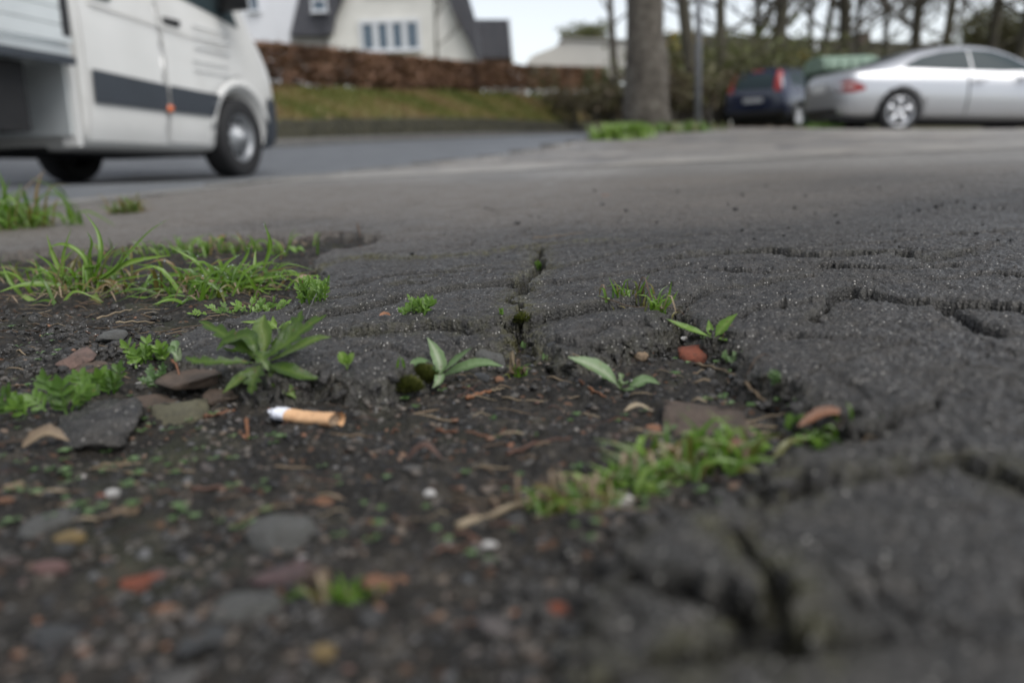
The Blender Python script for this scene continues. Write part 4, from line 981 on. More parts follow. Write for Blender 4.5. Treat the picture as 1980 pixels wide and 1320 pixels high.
# tiny seedlings dotted about = ground cover
mb = MB(); r = random.Random(14)
for i in range(260):
    x, y = (r.uniform(-20, 560), r.uniform(640, 1010)) if i < 150 else (r.uniform(1300, 1650), r.uniform(690, 840)) if i < 195 else (r.uniform(600, 1400), r.uniform(650, 1100)); g = PZ(x, y, .004)
    z, s_ = gz_many(np.array([g.x]), np.array([g.y]))
    if s_[0] > 0: continue
    g.z = z[0]; l = r.uniform(.0014, .0032); h_ = r.uniform(.001, .004)
    for a in (0, pi) if r.random() < .6 else (0, 1.6, 3.1, 4.7):
        a += r.random(); e = g+Vector((cos(a)*l, sin(a)*l, h_)); mb.ribbon([g+Vector((0, 0, h_*.7)), g.lerp(e, .5)+Vector((0, 0, h_*.5)), e], [l*.2, l*.5, l*.1], Vector((0, 0, 1)), .2, r.uniform(.2, .8), None, 3)
tag(mb.build('tiny_seedlings', M_MINT), 'tiny pale green seedlings dotted over the damp soil', 'ground cover', kind='stuff')

# --- moss
def moss(label, px, py, wpx, hpx, seed, n=900, dep=.6):
    g = ground_at(px, py); k = (g-Vector((0, 0, CAMZ))).length/FPX; r = random.Random(seed); a, b, c = wpx*k/2, wpx*k/2*dep, hpx*k
    root = thing('moss_clump', label, 'moss', g)
    v, f = rock(seed, (a*1.7, b*1.7, c*1.5), 2, 0, .2); link('cushion', new_mesh('cushion', v+np.array([0, 0, c*.2]), f, M_MOSS, True, {'tint': np.full(len(v), .15)}), root)
    mb = MB()
    for i in range(n):
        th = r.uniform(0, 2*pi); ph = r.random()**.6*pi/2; d = Vector((cos(th)*sin(ph), sin(th)*sin(ph), cos(ph))); p = Vector((d.x*a*.85, d.y*b*.85, d.z*c*.9+c*.05)); l = r.uniform(.002, .0048)
        e = p+(d+Vector((r.uniform(-.5, .5), r.uniform(-.5, .5), r.uniform(-.1, .6)))).normalized()*l
        mb.ribbon([p, p.lerp(e, .6), e], [.0005, .0004, .00005], Vector((r.random(), r.random(), 1)), .2, r.uniform(.3, 1), None, 3)
    mb.build('shoots', M_MOSS, root)
moss('right cushion of dark olive moss at the foot of the blue-green seedling', 820, 742, 44, 22, 31)
moss('left cushion of dark olive moss, next to a thin blade', 790, 756, 44, 15, 32)
moss('low moss cushion in the joint between the two ledge slabs', 1008, 628, 26, 8, 33, 300)

# --- grass
def tussock(name, label, base_px, heroes, n, hlen, spread, seed, mat=None, dry=0, wd=(.0012, .0022), dew=0, tint=(.35, .8), group=None, aniso=.5, rise=(.3, 1.2), clumps=None):
    g = ground_at(*base_px); r = random.Random(seed); root = thing(name, label, 'grass', g, group=group); mb = MB(); paths = []
    for pts, w_, t in heroes:
        Y0 = pts[0][2] if len(pts[0]) > 2 else 0
        W_ = [P(p[0], p[1], g.y+(p[2] if len(p) > 2 else 0))-g for p in pts]
        path = bez(W_, 18); paths.append((path, w_)); mb.ribbon(path, [w_*min(1, (1-(i/17))*1.8+.04)*(.7+.3*min(1, i/4)) for i in range(18)], Vector((.1, -.6, .9)), .35, t)
    for i in range(n):
        cx, cy = (r.choice(clumps) if clumps else (0, 0))
        b = Vector((cx+r.gauss(0, spread), cy+r.gauss(0, spread*aniso), 0)); zz = gz(g.x+b.x, g.y+b.y)-g.z; b.z = min(zz, .01)-.001
        L = hlen*r.uniform(.35, 1.1); a = r.uniform(0, 2*pi); el = r.uniform(*rise); d = Vector((cos(a)*cos(el), sin(a)*cos(el)*.8, sin(el)))
        droop = r.uniform(.1, .75)*L; p1 = b+d*L*.45+Vector((0, 0, .1*L)); p2 = b+d*L+Vector((cos(a)*.1*L, 0, -droop*.6))
        p2.z = max(p2.z, -.003+.002*r.random()); path = bez([b, p1, p2], 8); w_ = r.uniform(*wd)
        mb.ribbon(path, [w_*min(1, (1-(j/7))*1.6+.05) for j in range(8)], Vector((r.uniform(-.4, .4), -.6, .9)), .35, r.uniform(*tint) if r.random() > dry*.5 else r.uniform(0, .25), None, 3); paths.append((path, w_))
    mb.build('blades', mat or M_GRASS, root)
    if dry:
        mb = MB()
        for i in range(int(n*dry)):
            cx, cy = (r.choice(clumps) if clumps else (0, 0))
            b = Vector((cx+r.gauss(0, spread*1.3), cy+r.gauss(0, spread*aniso*1.2), 0)); a = r.uniform(0, 2*pi); L = hlen*r.uniform(.2, .6)
            e = b+Vector((cos(a)*L, sin(a)*L*.6, r.uniform(-.002, .006))); m_ = (b+e)/2+Vector((0, 0, r.uniform(.001, .012)))
            b.z = .001; mb.ribbon(bez([b, m_, e], 6), [.0007]*5+[.0002], Vector((0, -.3, 1)), .3, r.uniform(.1, .9), None, 3)
        mb.build('dry_blades', M_DRY, root)
    if dew:
        v, f = ICO[2]; vs = []; fs = []; off = 0
        for i in range(dew):
            path, w_ = paths[int(r.random()**1.5*len(paths))]; p = path[int(r.uniform(.25, .99)*(len(path)-1))]; s_ = r.uniform(.0004, .0011)
            vs.append(v*s_*np.array([1, 1, .85])+np.array(p)+np.array([r.uniform(-.5, .5)*w_, -w_*.3, s_*.7])); fs.append(f+off); off += len(v)
        o = link('dew_drops', new_mesh('dew_drops', np.concatenate(vs), np.concatenate(fs), M_DEW), root); o['kind'] = 'stuff'
    return root
T1 = [([(180, 551), (195, 495), (189, 449, .01), (163, 410, .015)], .0023, .5), ([(178, 545), (163, 498), (129, 474), (100, 478), (95, 500)], .0022, .62),
      ([(208, 540), (246, 495), (288, 449), (327, 423)], .0018, .55), ([(189, 553), (235, 517), (280, 502), (330, 494)], .0042, .68),
      ([(148, 567), (125, 536), (83, 523), (28, 517)], .0018, .5), ([(145, 557), (87, 551, -.01), (38, 553, -.02), (-8, 567, -.03)], .0036, .6),
      ([(121, 535), (125, 487), (138, 440)], .0019, .7), ([(117, 527), (102, 491), (90, 453)], .0019, .75), ([(182, 548), (174, 500), (178, 470), (168, 447)], .0018, .4),
      ([(45, 575), (20, 545), (2, 508, .01)], .002, .55), ([(45, 572, -.02), (75, 590, -.04), (103, 600, -.05)], .0028, .85), ([(180, 560), (184, 575, -.03), (200, 585, -.04)], .0028, .85),
      ([(190, 556), (240, 540), (300, 530)], .002, .6), ([(160, 556), (220, 520), (245, 478)], .002, .55), ([(150, 556), (200, 500), (228, 470)], .0018, .6)]
tussock('grass_tussock', 'left tall grass tussock with long arching blades at the pavement edge', (168, 566), T1, 85, .06, .035, 51, dry=.8, dew=90, wd=(.0008, .0018), rise=(.15, 1.2), aniso=.7)
T2 = [([(413, 555), (383, 510), (330, 478)], .0022, .65), ([(509, 522), (523, 476), (510, 428)], .0021, .55), ([(447, 545), (477, 496), (485, 464)], .0019, .6),
      ([(405, 574), (352, 586, -.03), (273, 620, -.07)], .0032, .62), ([(310, 593, -.03), (212, 605, -.06), (155, 633, -.09)], .0022, .6), ([(380, 580, -.01), (300, 578, -.02), (243, 572, -.02)], .0022, .55),
      ([(400, 558), (362, 536), (322, 535), (290, 560)], .002, .5), ([(417, 551), (504, 540), (597, 526)], .0022, .62), ([(420, 556), (470, 530), (513, 502)], .0032, .66), ([(415, 550), (440, 510), (468, 490)], .0024, .6),
      ([(425, 560), (480, 558), (560, 560)], .0026, .6), ([(430, 570), (500, 575, -.02), (540, 570, -.02)], .0024, .55), ([(400, 560), (340, 545), (300, 545)], .0018, .6), ([(440, 560), (500, 540), (556, 541)], .0028, .7),
      ([(430, 578), (480, 600, -.02), (525, 560, 0)], .002, .8), ([(408, 560), (412, 575, -.02), (430, 598, -.03)], .003, .85)]
tussock('grass_tussock', 'right dew-covered grass tussock of dense sprawling blades', (432, 566), T2, 165, .05, .026, 52, dry=.35, dew=260, wd=(.001, .0022), rise=(.1, 1.15), aniso=.8)
tussock('grass_tuft', 'loose row of short grass growing behind the two tussocks', (400, 486), [], 150, .032, .055, 53, dry=.3, dew=60, wd=(.0008, .0016), rise=(.5, 1.35), aniso=.35)
tussock('grass_tuft', 'sparse short grass between the left tussock and the path', (60, 540), [], 70, .03, .05, 54, dry=.5, dew=20, wd=(.0008, .0014), rise=(.5, 1.35), aniso=.5)
tussock('grass_clump', 'blurred tall grass clump at the left edge in front of the van', (0, 442), [([(-10, 440), (5, 390), (20, 345)], .004, .5), ([(5, 440), (28, 400), (42, 350)], .004, .55), ([(-10, 440), (10, 380), (-5, 325)], .004, .5)], 150, .11, .05, 55, dry=.3, wd=(.002, .004), rise=(.2, 1.3))
tussock('grass_clump', 'small blurred weed tuft on the bare path under the van', (247, 412), [], 70, .05, .018, 56, dry=.6, wd=(.0012, .0025), rise=(.5, 1.4), tint=(.1, .5))
tussock('grass_tuft', 'thin-bladed grass tuft at the crack above the red brick fragment', (1272, 600), [([(1276, 602), (1262, 575), (1256, 556)], .0009, .45), ([(1278, 602), (1292, 575), (1299, 543)], .0011, .5), ([(1282, 600), (1300, 580), (1312, 560)], .0008, .55)], 26, .019, .0035, 57, dry=.15, wd=(.0005, .0009), rise=(.8, 1.45))
tussock('grass_tuft', 'thin-bladed grass tuft just left of the other one on the ledge', (1232, 586), [([(1232, 588), (1240, 560), (1256, 530)], .0009, .5), ([(1222, 586), (1214, 560), (1213, 540)], .0007, .2)], 20, .016, .005, 58, dry=.15, wd=(.0005, .0009), rise=(.7, 1.4), tint=(.1, .6))
tussock('grass_tuft', 'thin grass tuft with one blade leaning left over the slab', (1198, 586), [([(1210, 588), (1185, 580), (1155, 571)], .0009, .6), ([(1200, 585), (1188, 560), (1177, 535)], .001, .4)], 14, .018, .005, 59, dry=.15, wd=(.0005, .0009), rise=(.6, 1.4), tint=(.15, .6))
stick('straw', 'brown runner trailing down the ledge from the grass tufts', 'straw', [(1160, 592), (1235, 598), (1300, 600), (1345, 635)], .0005, M_DRY, .45)
tussock('grass_tuft', 'front grass tuft, largest of the blurred green row', (1360, 905), [], 95, .024, .011, 60, dry=.15, wd=(.0007, .0014), rise=(.4, 1.35), tint=(.2, .8))
tussock('grass_tuft', 'front grass tuft left of the largest blurred one', (1235, 940), [([(1250, 945), (1200, 925), (1135, 895)], .0014, .6)], 80, .018, .008, 61, dry=.12, wd=(.0007, .0013), rise=(.2, 1.2), tint=(.3, .9))
tussock('grass_tuft', 'leftmost tuft of the blurred front row, reddish at its base', (1100, 985), [], 60, .015, .007, 62, dry=.2, wd=(.0006, .0012), rise=(.3, 1.3), tint=(.05, .7))
tussock('grass_tuft', 'rightmost tuft of the blurred front row', (1455, 880), [], 40, .014, .005, 63, dry=0, wd=(.0007, .0012), rise=(.4, 1.3), tint=(.3, .8))
tussock('grass_tuft', 'small blurred grass sprout beside the orange stone chip', (655, 1165), [], 34, .011, .0035, 64, dry=.2, wd=(.0006, .001), rise=(.4, 1.3), tint=(.3, .7))
tussock('grass_tuft', 'small green tuft with trailing roots right of the nut-like pebble', (1003, 728), [], 26, .010, .0022, 65, dry=.3, wd=(.0005, .001), rise=(.8, 1.45), tint=(.2, .6))
tussock('grass_tuft', 'sparse green tuft under the curled orange-brown leaf', (1590, 862), [], 30, .012, .006, 66, dry=0, wd=(.0006, .001), rise=(.3, 1.2), tint=(.3, .8))
tussock('grass_tuft', 'thin single blades standing left of the moss clump', (770, 712), [([(768, 712), (770, 700), (772, 688)], .0006, .45)], 2, .008, .002, 67, wd=(.0004, .0007), rise=(1, 1.4))
# ================================================================== BACKGROUND
GLASS = NT('dark_glass'); GLASS.col((.035, .05, .055)); GLASS.rough(.3); GLASS.b.inputs['Metallic'].default_value = 0; GLASS.b.inputs['Specular IOR Level'].default_value = .12; GLASS = GLASS.m
BLACK = simple('black_plastic', (.018, .018, .02), .6); RUBBER = simple('tyre_rubber', (.016, .016, .017), .8, .2, 30, bump=.002); WELL = simple('wheel_well', (.006, .006, .007), .9)
CHROME = simple('alloy', (.55, .56, .58), .3, .1, 5, metal=.8); STEEL = simple('steel_rim', (.3, .31, .32), .45, .2, 8, metal=.6)
REDL = simple('red_lens', (.28, .018, .014), .35, .2, 20); ORL = simple('orange_lens', (.8, .16, .02), .2, .1, 10, coat=1)
PLATE = simple('plate_white', (.7, .7, .68), .4, .05)

def evaluated(o):
    dg = bpy.context.evaluated_depsgraph_get(); dg.update(); me = bpy.data.meshes.new_from_object(o.evaluated_get(dg)); o.modifiers.clear(); old = o.data; o.data = me; return o
def loft(name, rings, mat, sub=2, cuts=()):
    m = len(rings[0]); vs = [p for rg in rings for p in rg]
    fs = [(i*m+k, (i+1)*m+k, (i+1)*m+(k+1) % m, i*m+(k+1) % m) for i in range(len(rings)-1) for k in range(m)]
    fs += [tuple(range(m)), tuple((len(rings)-1)*m+k for k in range(m-1, -1, -1))]
    me = new_mesh(name, np.array([tuple(p) for p in vs]), fs, mat); o = link(name, me)
    bm = bmesh.new(); bm.from_mesh(me); bmesh.ops.recalc_face_normals(bm, faces=bm.faces); bm.to_mesh(me); bm.free()
    if sub: md = o.modifiers.new('s', 'SUBSURF'); md.levels = sub; md.render_levels = sub; evaluated(o)
    for (x, z, r, y0, y1) in cuts:
        mb = MB(); mb.tube([(x, y0, z), (x, y1, z)], r, 40); c = mb.build('cutter', mat)
        bm = bmesh.new(); bm.from_mesh(c.data); bmesh.ops.recalc_face_normals(bm, faces=bm.faces); bm.to_mesh(c.data); bm.free()
        md = o.modifiers.new('b', 'BOOLEAN'); md.operation = 'DIFFERENCE'; md.solver = 'EXACT'; md.object = c; evaluated(o); cm = c.data; bpy.data.objects.remove(c); bpy.data.meshes.remove(cm)
    for p in o.data.polygons: p.use_smooth = True
    return o
def bvh_of(o):
    me = o.data; return BVHTree.FromPolygons([v.co[:] for v in me.vertices], [p.vertices[:] for p in me.polygons])
def patch(name, poly, axis, side, bvh, mat, parent, off=.004, seg=.08):
    """polygon drawn on a side plane, laid onto the body. axis 'y': poly=(x,z), from side*3 ; axis 'x': poly=(y,z)"""
    bm = bmesh.new()
    vs = [bm.verts.new((p[0], 0, p[1])) for p in poly]; bm.faces.new(vs)
    bmesh.ops.triangulate(bm, faces=bm.faces)
    for _ in range(6):
        es = [e for e in bm.edges if e.calc_length() > seg]
        if not es: break
        bmesh.ops.subdivide_edges(bm, edges=es, cuts=1); bmesh.ops.triangulate(bm, faces=bm.faces)
    last = None
    for v in bm.verts:
        a, z = v.co.x, v.co.z
        o_, d_ = (Vector((a, side*3, z)), Vector((0, -side, 0))) if axis == 'y' else (Vector((side*6, a, z)), Vector((-side, 0, 0)))
        h = bvh.ray_cast(o_, d_)
        if h[0] is None:
            h = bvh.find_nearest(Vector((a, side*.8, z)) if axis == 'y' else Vector((side*2, a, z)))
        v.co = h[0]-d_*off
    bmesh.ops.recalc_face_normals(bm, faces=bm.faces)
    me = bpy.data.meshes.new(name); bm.to_mesh(me); bm.free(); me.materials.append(mat)
    for p in me.polygons: p.use_smooth = True
    return link(name, me, parent)
def wheel(parent, x, y, z, r, rimr, wdt, side, spokes=5, style='alloy', name='wheel'):
    wo = bpy.data.objects.new(name, None); col.objects.link(wo); wo.parent = parent; wo.location = (x, y, z)
    mb = MB(); prof = [(rimr, -wdt*.42), (r*.9, -wdt*.5), (r*.985, -wdt*.42), (r, -wdt*.2), (r, wdt*.2), (r*.985, wdt*.42), (r*.9, wdt*.5), (rimr, wdt*.42)]
    n = 40; vs = [(p[0]*cos(2*pi*k/n), p[1], p[0]*sin(2*pi*k/n)) for p in prof for k in range(n)]
    fs = [(i*n+k, i*n+(k+1) % n, (i+1)*n+(k+1) % n, (i+1)*n+k) for i in range(len(prof)-1) for k in range(n)]
    mb.add(vs, fs); mb.build('tyre', RUBBER, wo)
    mb = MB(); ys = side*wdt*.36
    if style == 'alloy':
        mb2 = MB(); mb2.tube([(0, ys-side*.1, 0), (0, ys-side*.06, 0)], rimr*.97, 32); mb2.build('brake_disc', WELL, wo)
        ring = [(rimr, ys), (rimr*1.0, ys+side*.012), (rimr*.9, ys+side*.006), (rimr*.88, ys-side*.04)]
        vs = [(p[0]*cos(2*pi*k/n), p[1], p[0]*sin(2*pi*k/n)) for p in ring for k in range(n)]
        mb.add(vs, [(i*n+k, i*n+(k+1) % n, (i+1)*n+(k+1) % n, (i+1)*n+k) for i in range(3) for k in range(n)])
        for k in range(spokes):
            a = 2*pi*k/spokes+pi/2; c_, s_ = cos(a), sin(a); tt = Vector((-s_, 0, c_)); rr_ = Vector((c_, 0, s_)); q = []
            for u, ww in ((.12, .14), (.55, .2), (.9, .3)):
                q += [rr_*rimr*u+tt*rimr*ww, rr_*rimr*u-tt*rimr*ww]
            q = [Vector((p.x, ys, p.z)) for p in q]; q2 = [p-Vector((0, side*.03, 0)) for p in q]
            mb.add(q+q2, [(0, 1, 3, 2), (2, 3, 5, 4), (0, 6, 7, 1), (1, 7, 9, 3), (3, 9, 11, 5), (5, 11, 10, 4), (4, 10, 8, 2), (2, 8, 6, 0)])
        mb.tube([(0, ys-side*.03, 0), (0, ys+side*.01, 0)], rimr*.22, 20); mb.build('rim', CHROME, wo)
    else:
        ring = [(rimr*1.02, .0), (rimr*1.0, .012), (rimr*.9, .0), (rimr*.84, -.04), (rimr*.6, -.035), (rimr*.5, .01), (rimr*.3, .03), (rimr*.28, .05), (.001, .052)]
        vs = [(p[0]*cos(2*pi*k/n), ys+side*p[1], p[0]*sin(2*pi*k/n)) for p in ring for k in range(n)]
        mb.add(vs, [(i*n+k, i*n+(k+1) % n, (i+1)*n+(k+1) % n, (i+1)*n+k) for i in range(len(ring)-1) for k in range(n)]); mb.build('rim', STEEL, wo)
        mb = MB()
        for k in range(10):
            a = 2*pi*k/10; mb.tube([(rimr*.7*cos(a), ys-side*.03, rimr*.7*sin(a)), (rimr*.7*cos(a), ys-side*.018, rimr*.7*sin(a))], rimr*.075, 10)
        o = mb.build('vent_holes', WELL, wo)
    return wo
def well(parent, x, y0, y1, z, r):
    mb = MB(); ang = [-.12+(pi+.24)*k/24 for k in range(25)]; pr = [(x+r*cos(a), z+r*sin(a)) for a in ang]; n = len(pr)
    mb.add([(p[0], y, p[1]) for y in (y0, y1) for p in pr], [tuple(range(n)), tuple(range(2*n-1, n-1, -1))]+[(i, (i+1) % n, n+(i+1) % n, n+i) for i in range(n)]); mb.build('wheel_well', WELL, parent, smooth=False)
def ring_car(x, zb, w_, belt, roof, wr):
    h = [(0, zb), (w_*.8, zb), (w_*.955, zb+.07), (w_, zb+(belt-zb)*.42), (w_*.99, zb+(belt-zb)*.72), (w_*.935, belt), (wr+(w_*.935-wr)*.12, belt+(roof-belt)*.82), (wr*.82, roof-.012 if roof-belt > .1 else roof), (0, roof)]
    return [Vector((x, y, z)) for y, z in h]+[Vector((x, -y, z)) for y, z in h[-2:0:-1]]

# ------------------------------------------------------------------ silver coupe
def coupe():
    PAINT = NT('silver_paint'); PAINT.col((.46, .47, .49)); PAINT.rough(.32); PAINT.b.inputs['Metallic'].default_value = .55; PAINT.b.inputs['Coat Weight'].default_value = .8; PAINT.b.inputs['Coat Roughness'].default_value = .05; PAINT = PAINT.m
    g = P(1743, 255, 13.3)+Vector((-.14, .79, -.01))
    root = thing('parked_car', 'silver two-door coupe parked at the right, seen from its rear side', 'car', g, (R(0), R(2.6), R(3)), group='cars parked beyond the pavement')
    tab = [(-.94, .42, .40, .62, .68, .28), (-.925, .30, .60, .74, .81, .42), (-.86, .24, .76, .84, .895, .55), (-.76, .21, .85, .885, .935, .64), (-.5, .2, .89, .905, .985, .63), (-.15, .2, .905, .91, 1.10, .60), (.3, .19, .91, .905, 1.26, .575), (.75, .19, .91, .895, 1.35, .57), (1.2, .19, .91, .885, 1.38, .575),
           (1.6, .19, .91, .875, 1.35, .58), (2.0, .19, .91, .865, 1.20, .60), (2.35, .19, .905, .86, 1.0, .64), (2.6, .2, .9, .84, .93, .66), (3.0, .2, .88, .79, .87, .62), (3.35, .22, .8, .68, .76, .55), (3.5, .32, .62, .55, .62, .4)]
    body = loft('body', [ring_car(*a) for a in tab], PAINT, 2, [(0, .315, .365, -1.2, -.62), (0, .315, .365, .62, 1.2), (2.71, .315, .365, -1.2, -.62), (2.71, .315, .365, .62, 1.2)])
    body.parent = root; bv = bvh_of(body)
    for s_ in (-1, 1):
        patch('side_window', [(.02, .965), (.12, 1.04), (.35, 1.145), (.7, 1.235), (1.1, 1.275), (1.1, .945), (.5, .955)], 'y', s_, bv, GLASS, root)
        patch('side_window', [(1.12, .945), (1.12, 1.277), (1.5, 1.26), (1.8, 1.18), (2.02, 1.07), (2.14, .96), (1.6, .94)], 'y', s_, bv, GLASS, root)
        patch('tail_light', [(-.95, .60), (-.96, .70), (-.90, .775), (-.78, .77), (-.58, .68), (-.58, .63), (-.75, .59)], 'y', s_, bv, REDL, root, .008)
        patch('reversing_light', [(-.93, .675), (-.93, .70), (-.74, .70), (-.74, .675)], 'y', s_, bv, PLATE, root, .014)
        patch('door_gap', [(1.02, .27), (1.045, .27), (1.06, .9), (1.03, .9)], 'y', s_, bv, BLACK, root, .002)
        d = patch('side_skirt', [(.42, .21), (2.3, .21), (2.3, .26), (.42, .26)], 'y', s_, bv, PAINT, root, .012)
        mb = MB(); mb.box((1.2, s_*.935, .80), (.2, .03, .03)); mb.build('door_handle', PAINT, root)
        mb = MB(); mb.box((2.0, s_*1.0, .99), (.13, .2, .13), taper=.8); mb.build('mirror', PAINT, root)
        for x in (0, 2.71):
            well(root, x, s_*.5, s_*.66, .315, .36)
            wheel(root, x, s_*.79, .315, .315, .225, .21, s_)
    patch('rear_window', [(-.55, 1.0), (.55, 1.0), (.46, 1.22), (-.46, 1.22)], 'x', -1, bv, GLASS, root, .01)
    patch('number_plate', [(-.26, .62), (.26, .62), (.26, .74), (-.26, .74)], 'x', -1, bv, PLATE, root, .014)
    patch('bumper_insert', [(-.6, .27), (.6, .27), (.6, .36), (-.6, .36)], 'x', -1, bv, BLACK, root, .006)
    mb = MB(); mb.box((1.2, 0, .2), (4.0, 1.35, .1)); mb.build('underbody', BLACK, root)
coupe()

# ------------------------------------------------------------------ dark blue hatchback
def hatch():
    PAINT = NT('blue_paint'); PAINT.col((.008, .014, .042)); PAINT.rough(.25); PAINT.b.inputs['Metallic'].default_value = .3; PAINT.b.inputs['Coat Weight'].default_value = 1; PAINT = PAINT.m
    g = P(1482, 251, 21.0)
    root = thing('parked_car', 'dark blue hatchback with tall red tail lights parked left of the silver coupe', 'car', g, (0, R(0), R(90-42)), group='cars parked beyond the pavement')
    tab = [(-.78, .42, .62, .80, .9, .5), (-.74, .28, .76, .88, 1.05, .6), (-.6, .22, .82, .92, 1.36, .60), (-.35, .2, .84, .93, 1.45, .6), (.2, .2, .845, .92, 1.48, .6), (.9, .2, .845, .91, 1.47, .6), (1.4, .2, .845, .9, 1.38, .6), (1.9, .2, .84, .89, 1.1, .62), (2.2, .2, .83, .87, .98, .62), (2.7, .2, .8, .78, .86, .56), (3.0, .22, .74, .62, .72, .5), (3.1, .32, .6, .5, .58, .35)]
    body = loft('body', [ring_car(*a) for a in tab], PAINT, 2, [(0, .29, .34, -1.2, -.56), (0, .29, .34, .56, 1.2), (2.45, .29, .34, -1.2, -.56), (2.45, .29, .34, .56, 1.2)])
    body.parent = root; bv = bvh_of(body)
    for s_ in (-1, 1):
        patch('side_window', [(-.35, 1.0), (-.3, 1.28), (.4, 1.33), (.45, .97)], 'y', s_, bv, GLASS, root)
        patch('side_window', [(.5, .97), (.48, 1.33), (1.2, 1.28), (1.75, 1.02), (1.6, .95)], 'y', s_, bv, GLASS, root)
        patch('tail_light', [(s_*.52, .86), (s_*.68, .86), (s_*.60, 1.34), (s_*.50, 1.34)], 'x', -1, bv, REDL, root, .02)
        mb = MB(); mb.box((1.75, s_*.93, 1.0), (.12, .18, .13), taper=.8); mb.build('mirror', PAINT, root)
        for x in (0, 2.45):
            well(root, x, s_*.45, s_*.6, .29, .335)
            wheel(root, x, s_*.73, .29, .29, .19, .18, s_)
    patch('rear_window', [(-.47, .93), (.47, .93), (.43, 1.27), (-.43, 1.27)], 'x', -1, bv, GLASS, root, .012)
    patch('number_plate', [(-.25, .62), (.25, .62), (.25, .73), (-.25, .73)], 'x', -1, bv, simple('dull_plate', (.35, .35, .35), .5), root, .014)
    patch('bumper', [(-.7, .24), (.7, .24), (.74, .44), (-.74, .44)], 'x', -1, bv, BLACK, root, .02)
    patch('brake_light', [(-.14, 1.33), (.14, 1.33), (.14, 1.36), (-.14, 1.36)], 'x', -1, bv, REDL, root, .01)
    mb = MB(); mb.box((1.1, 0, .2), (3.2, 1.25, .1)); mb.build('underbody', BLACK, root)
hatch()

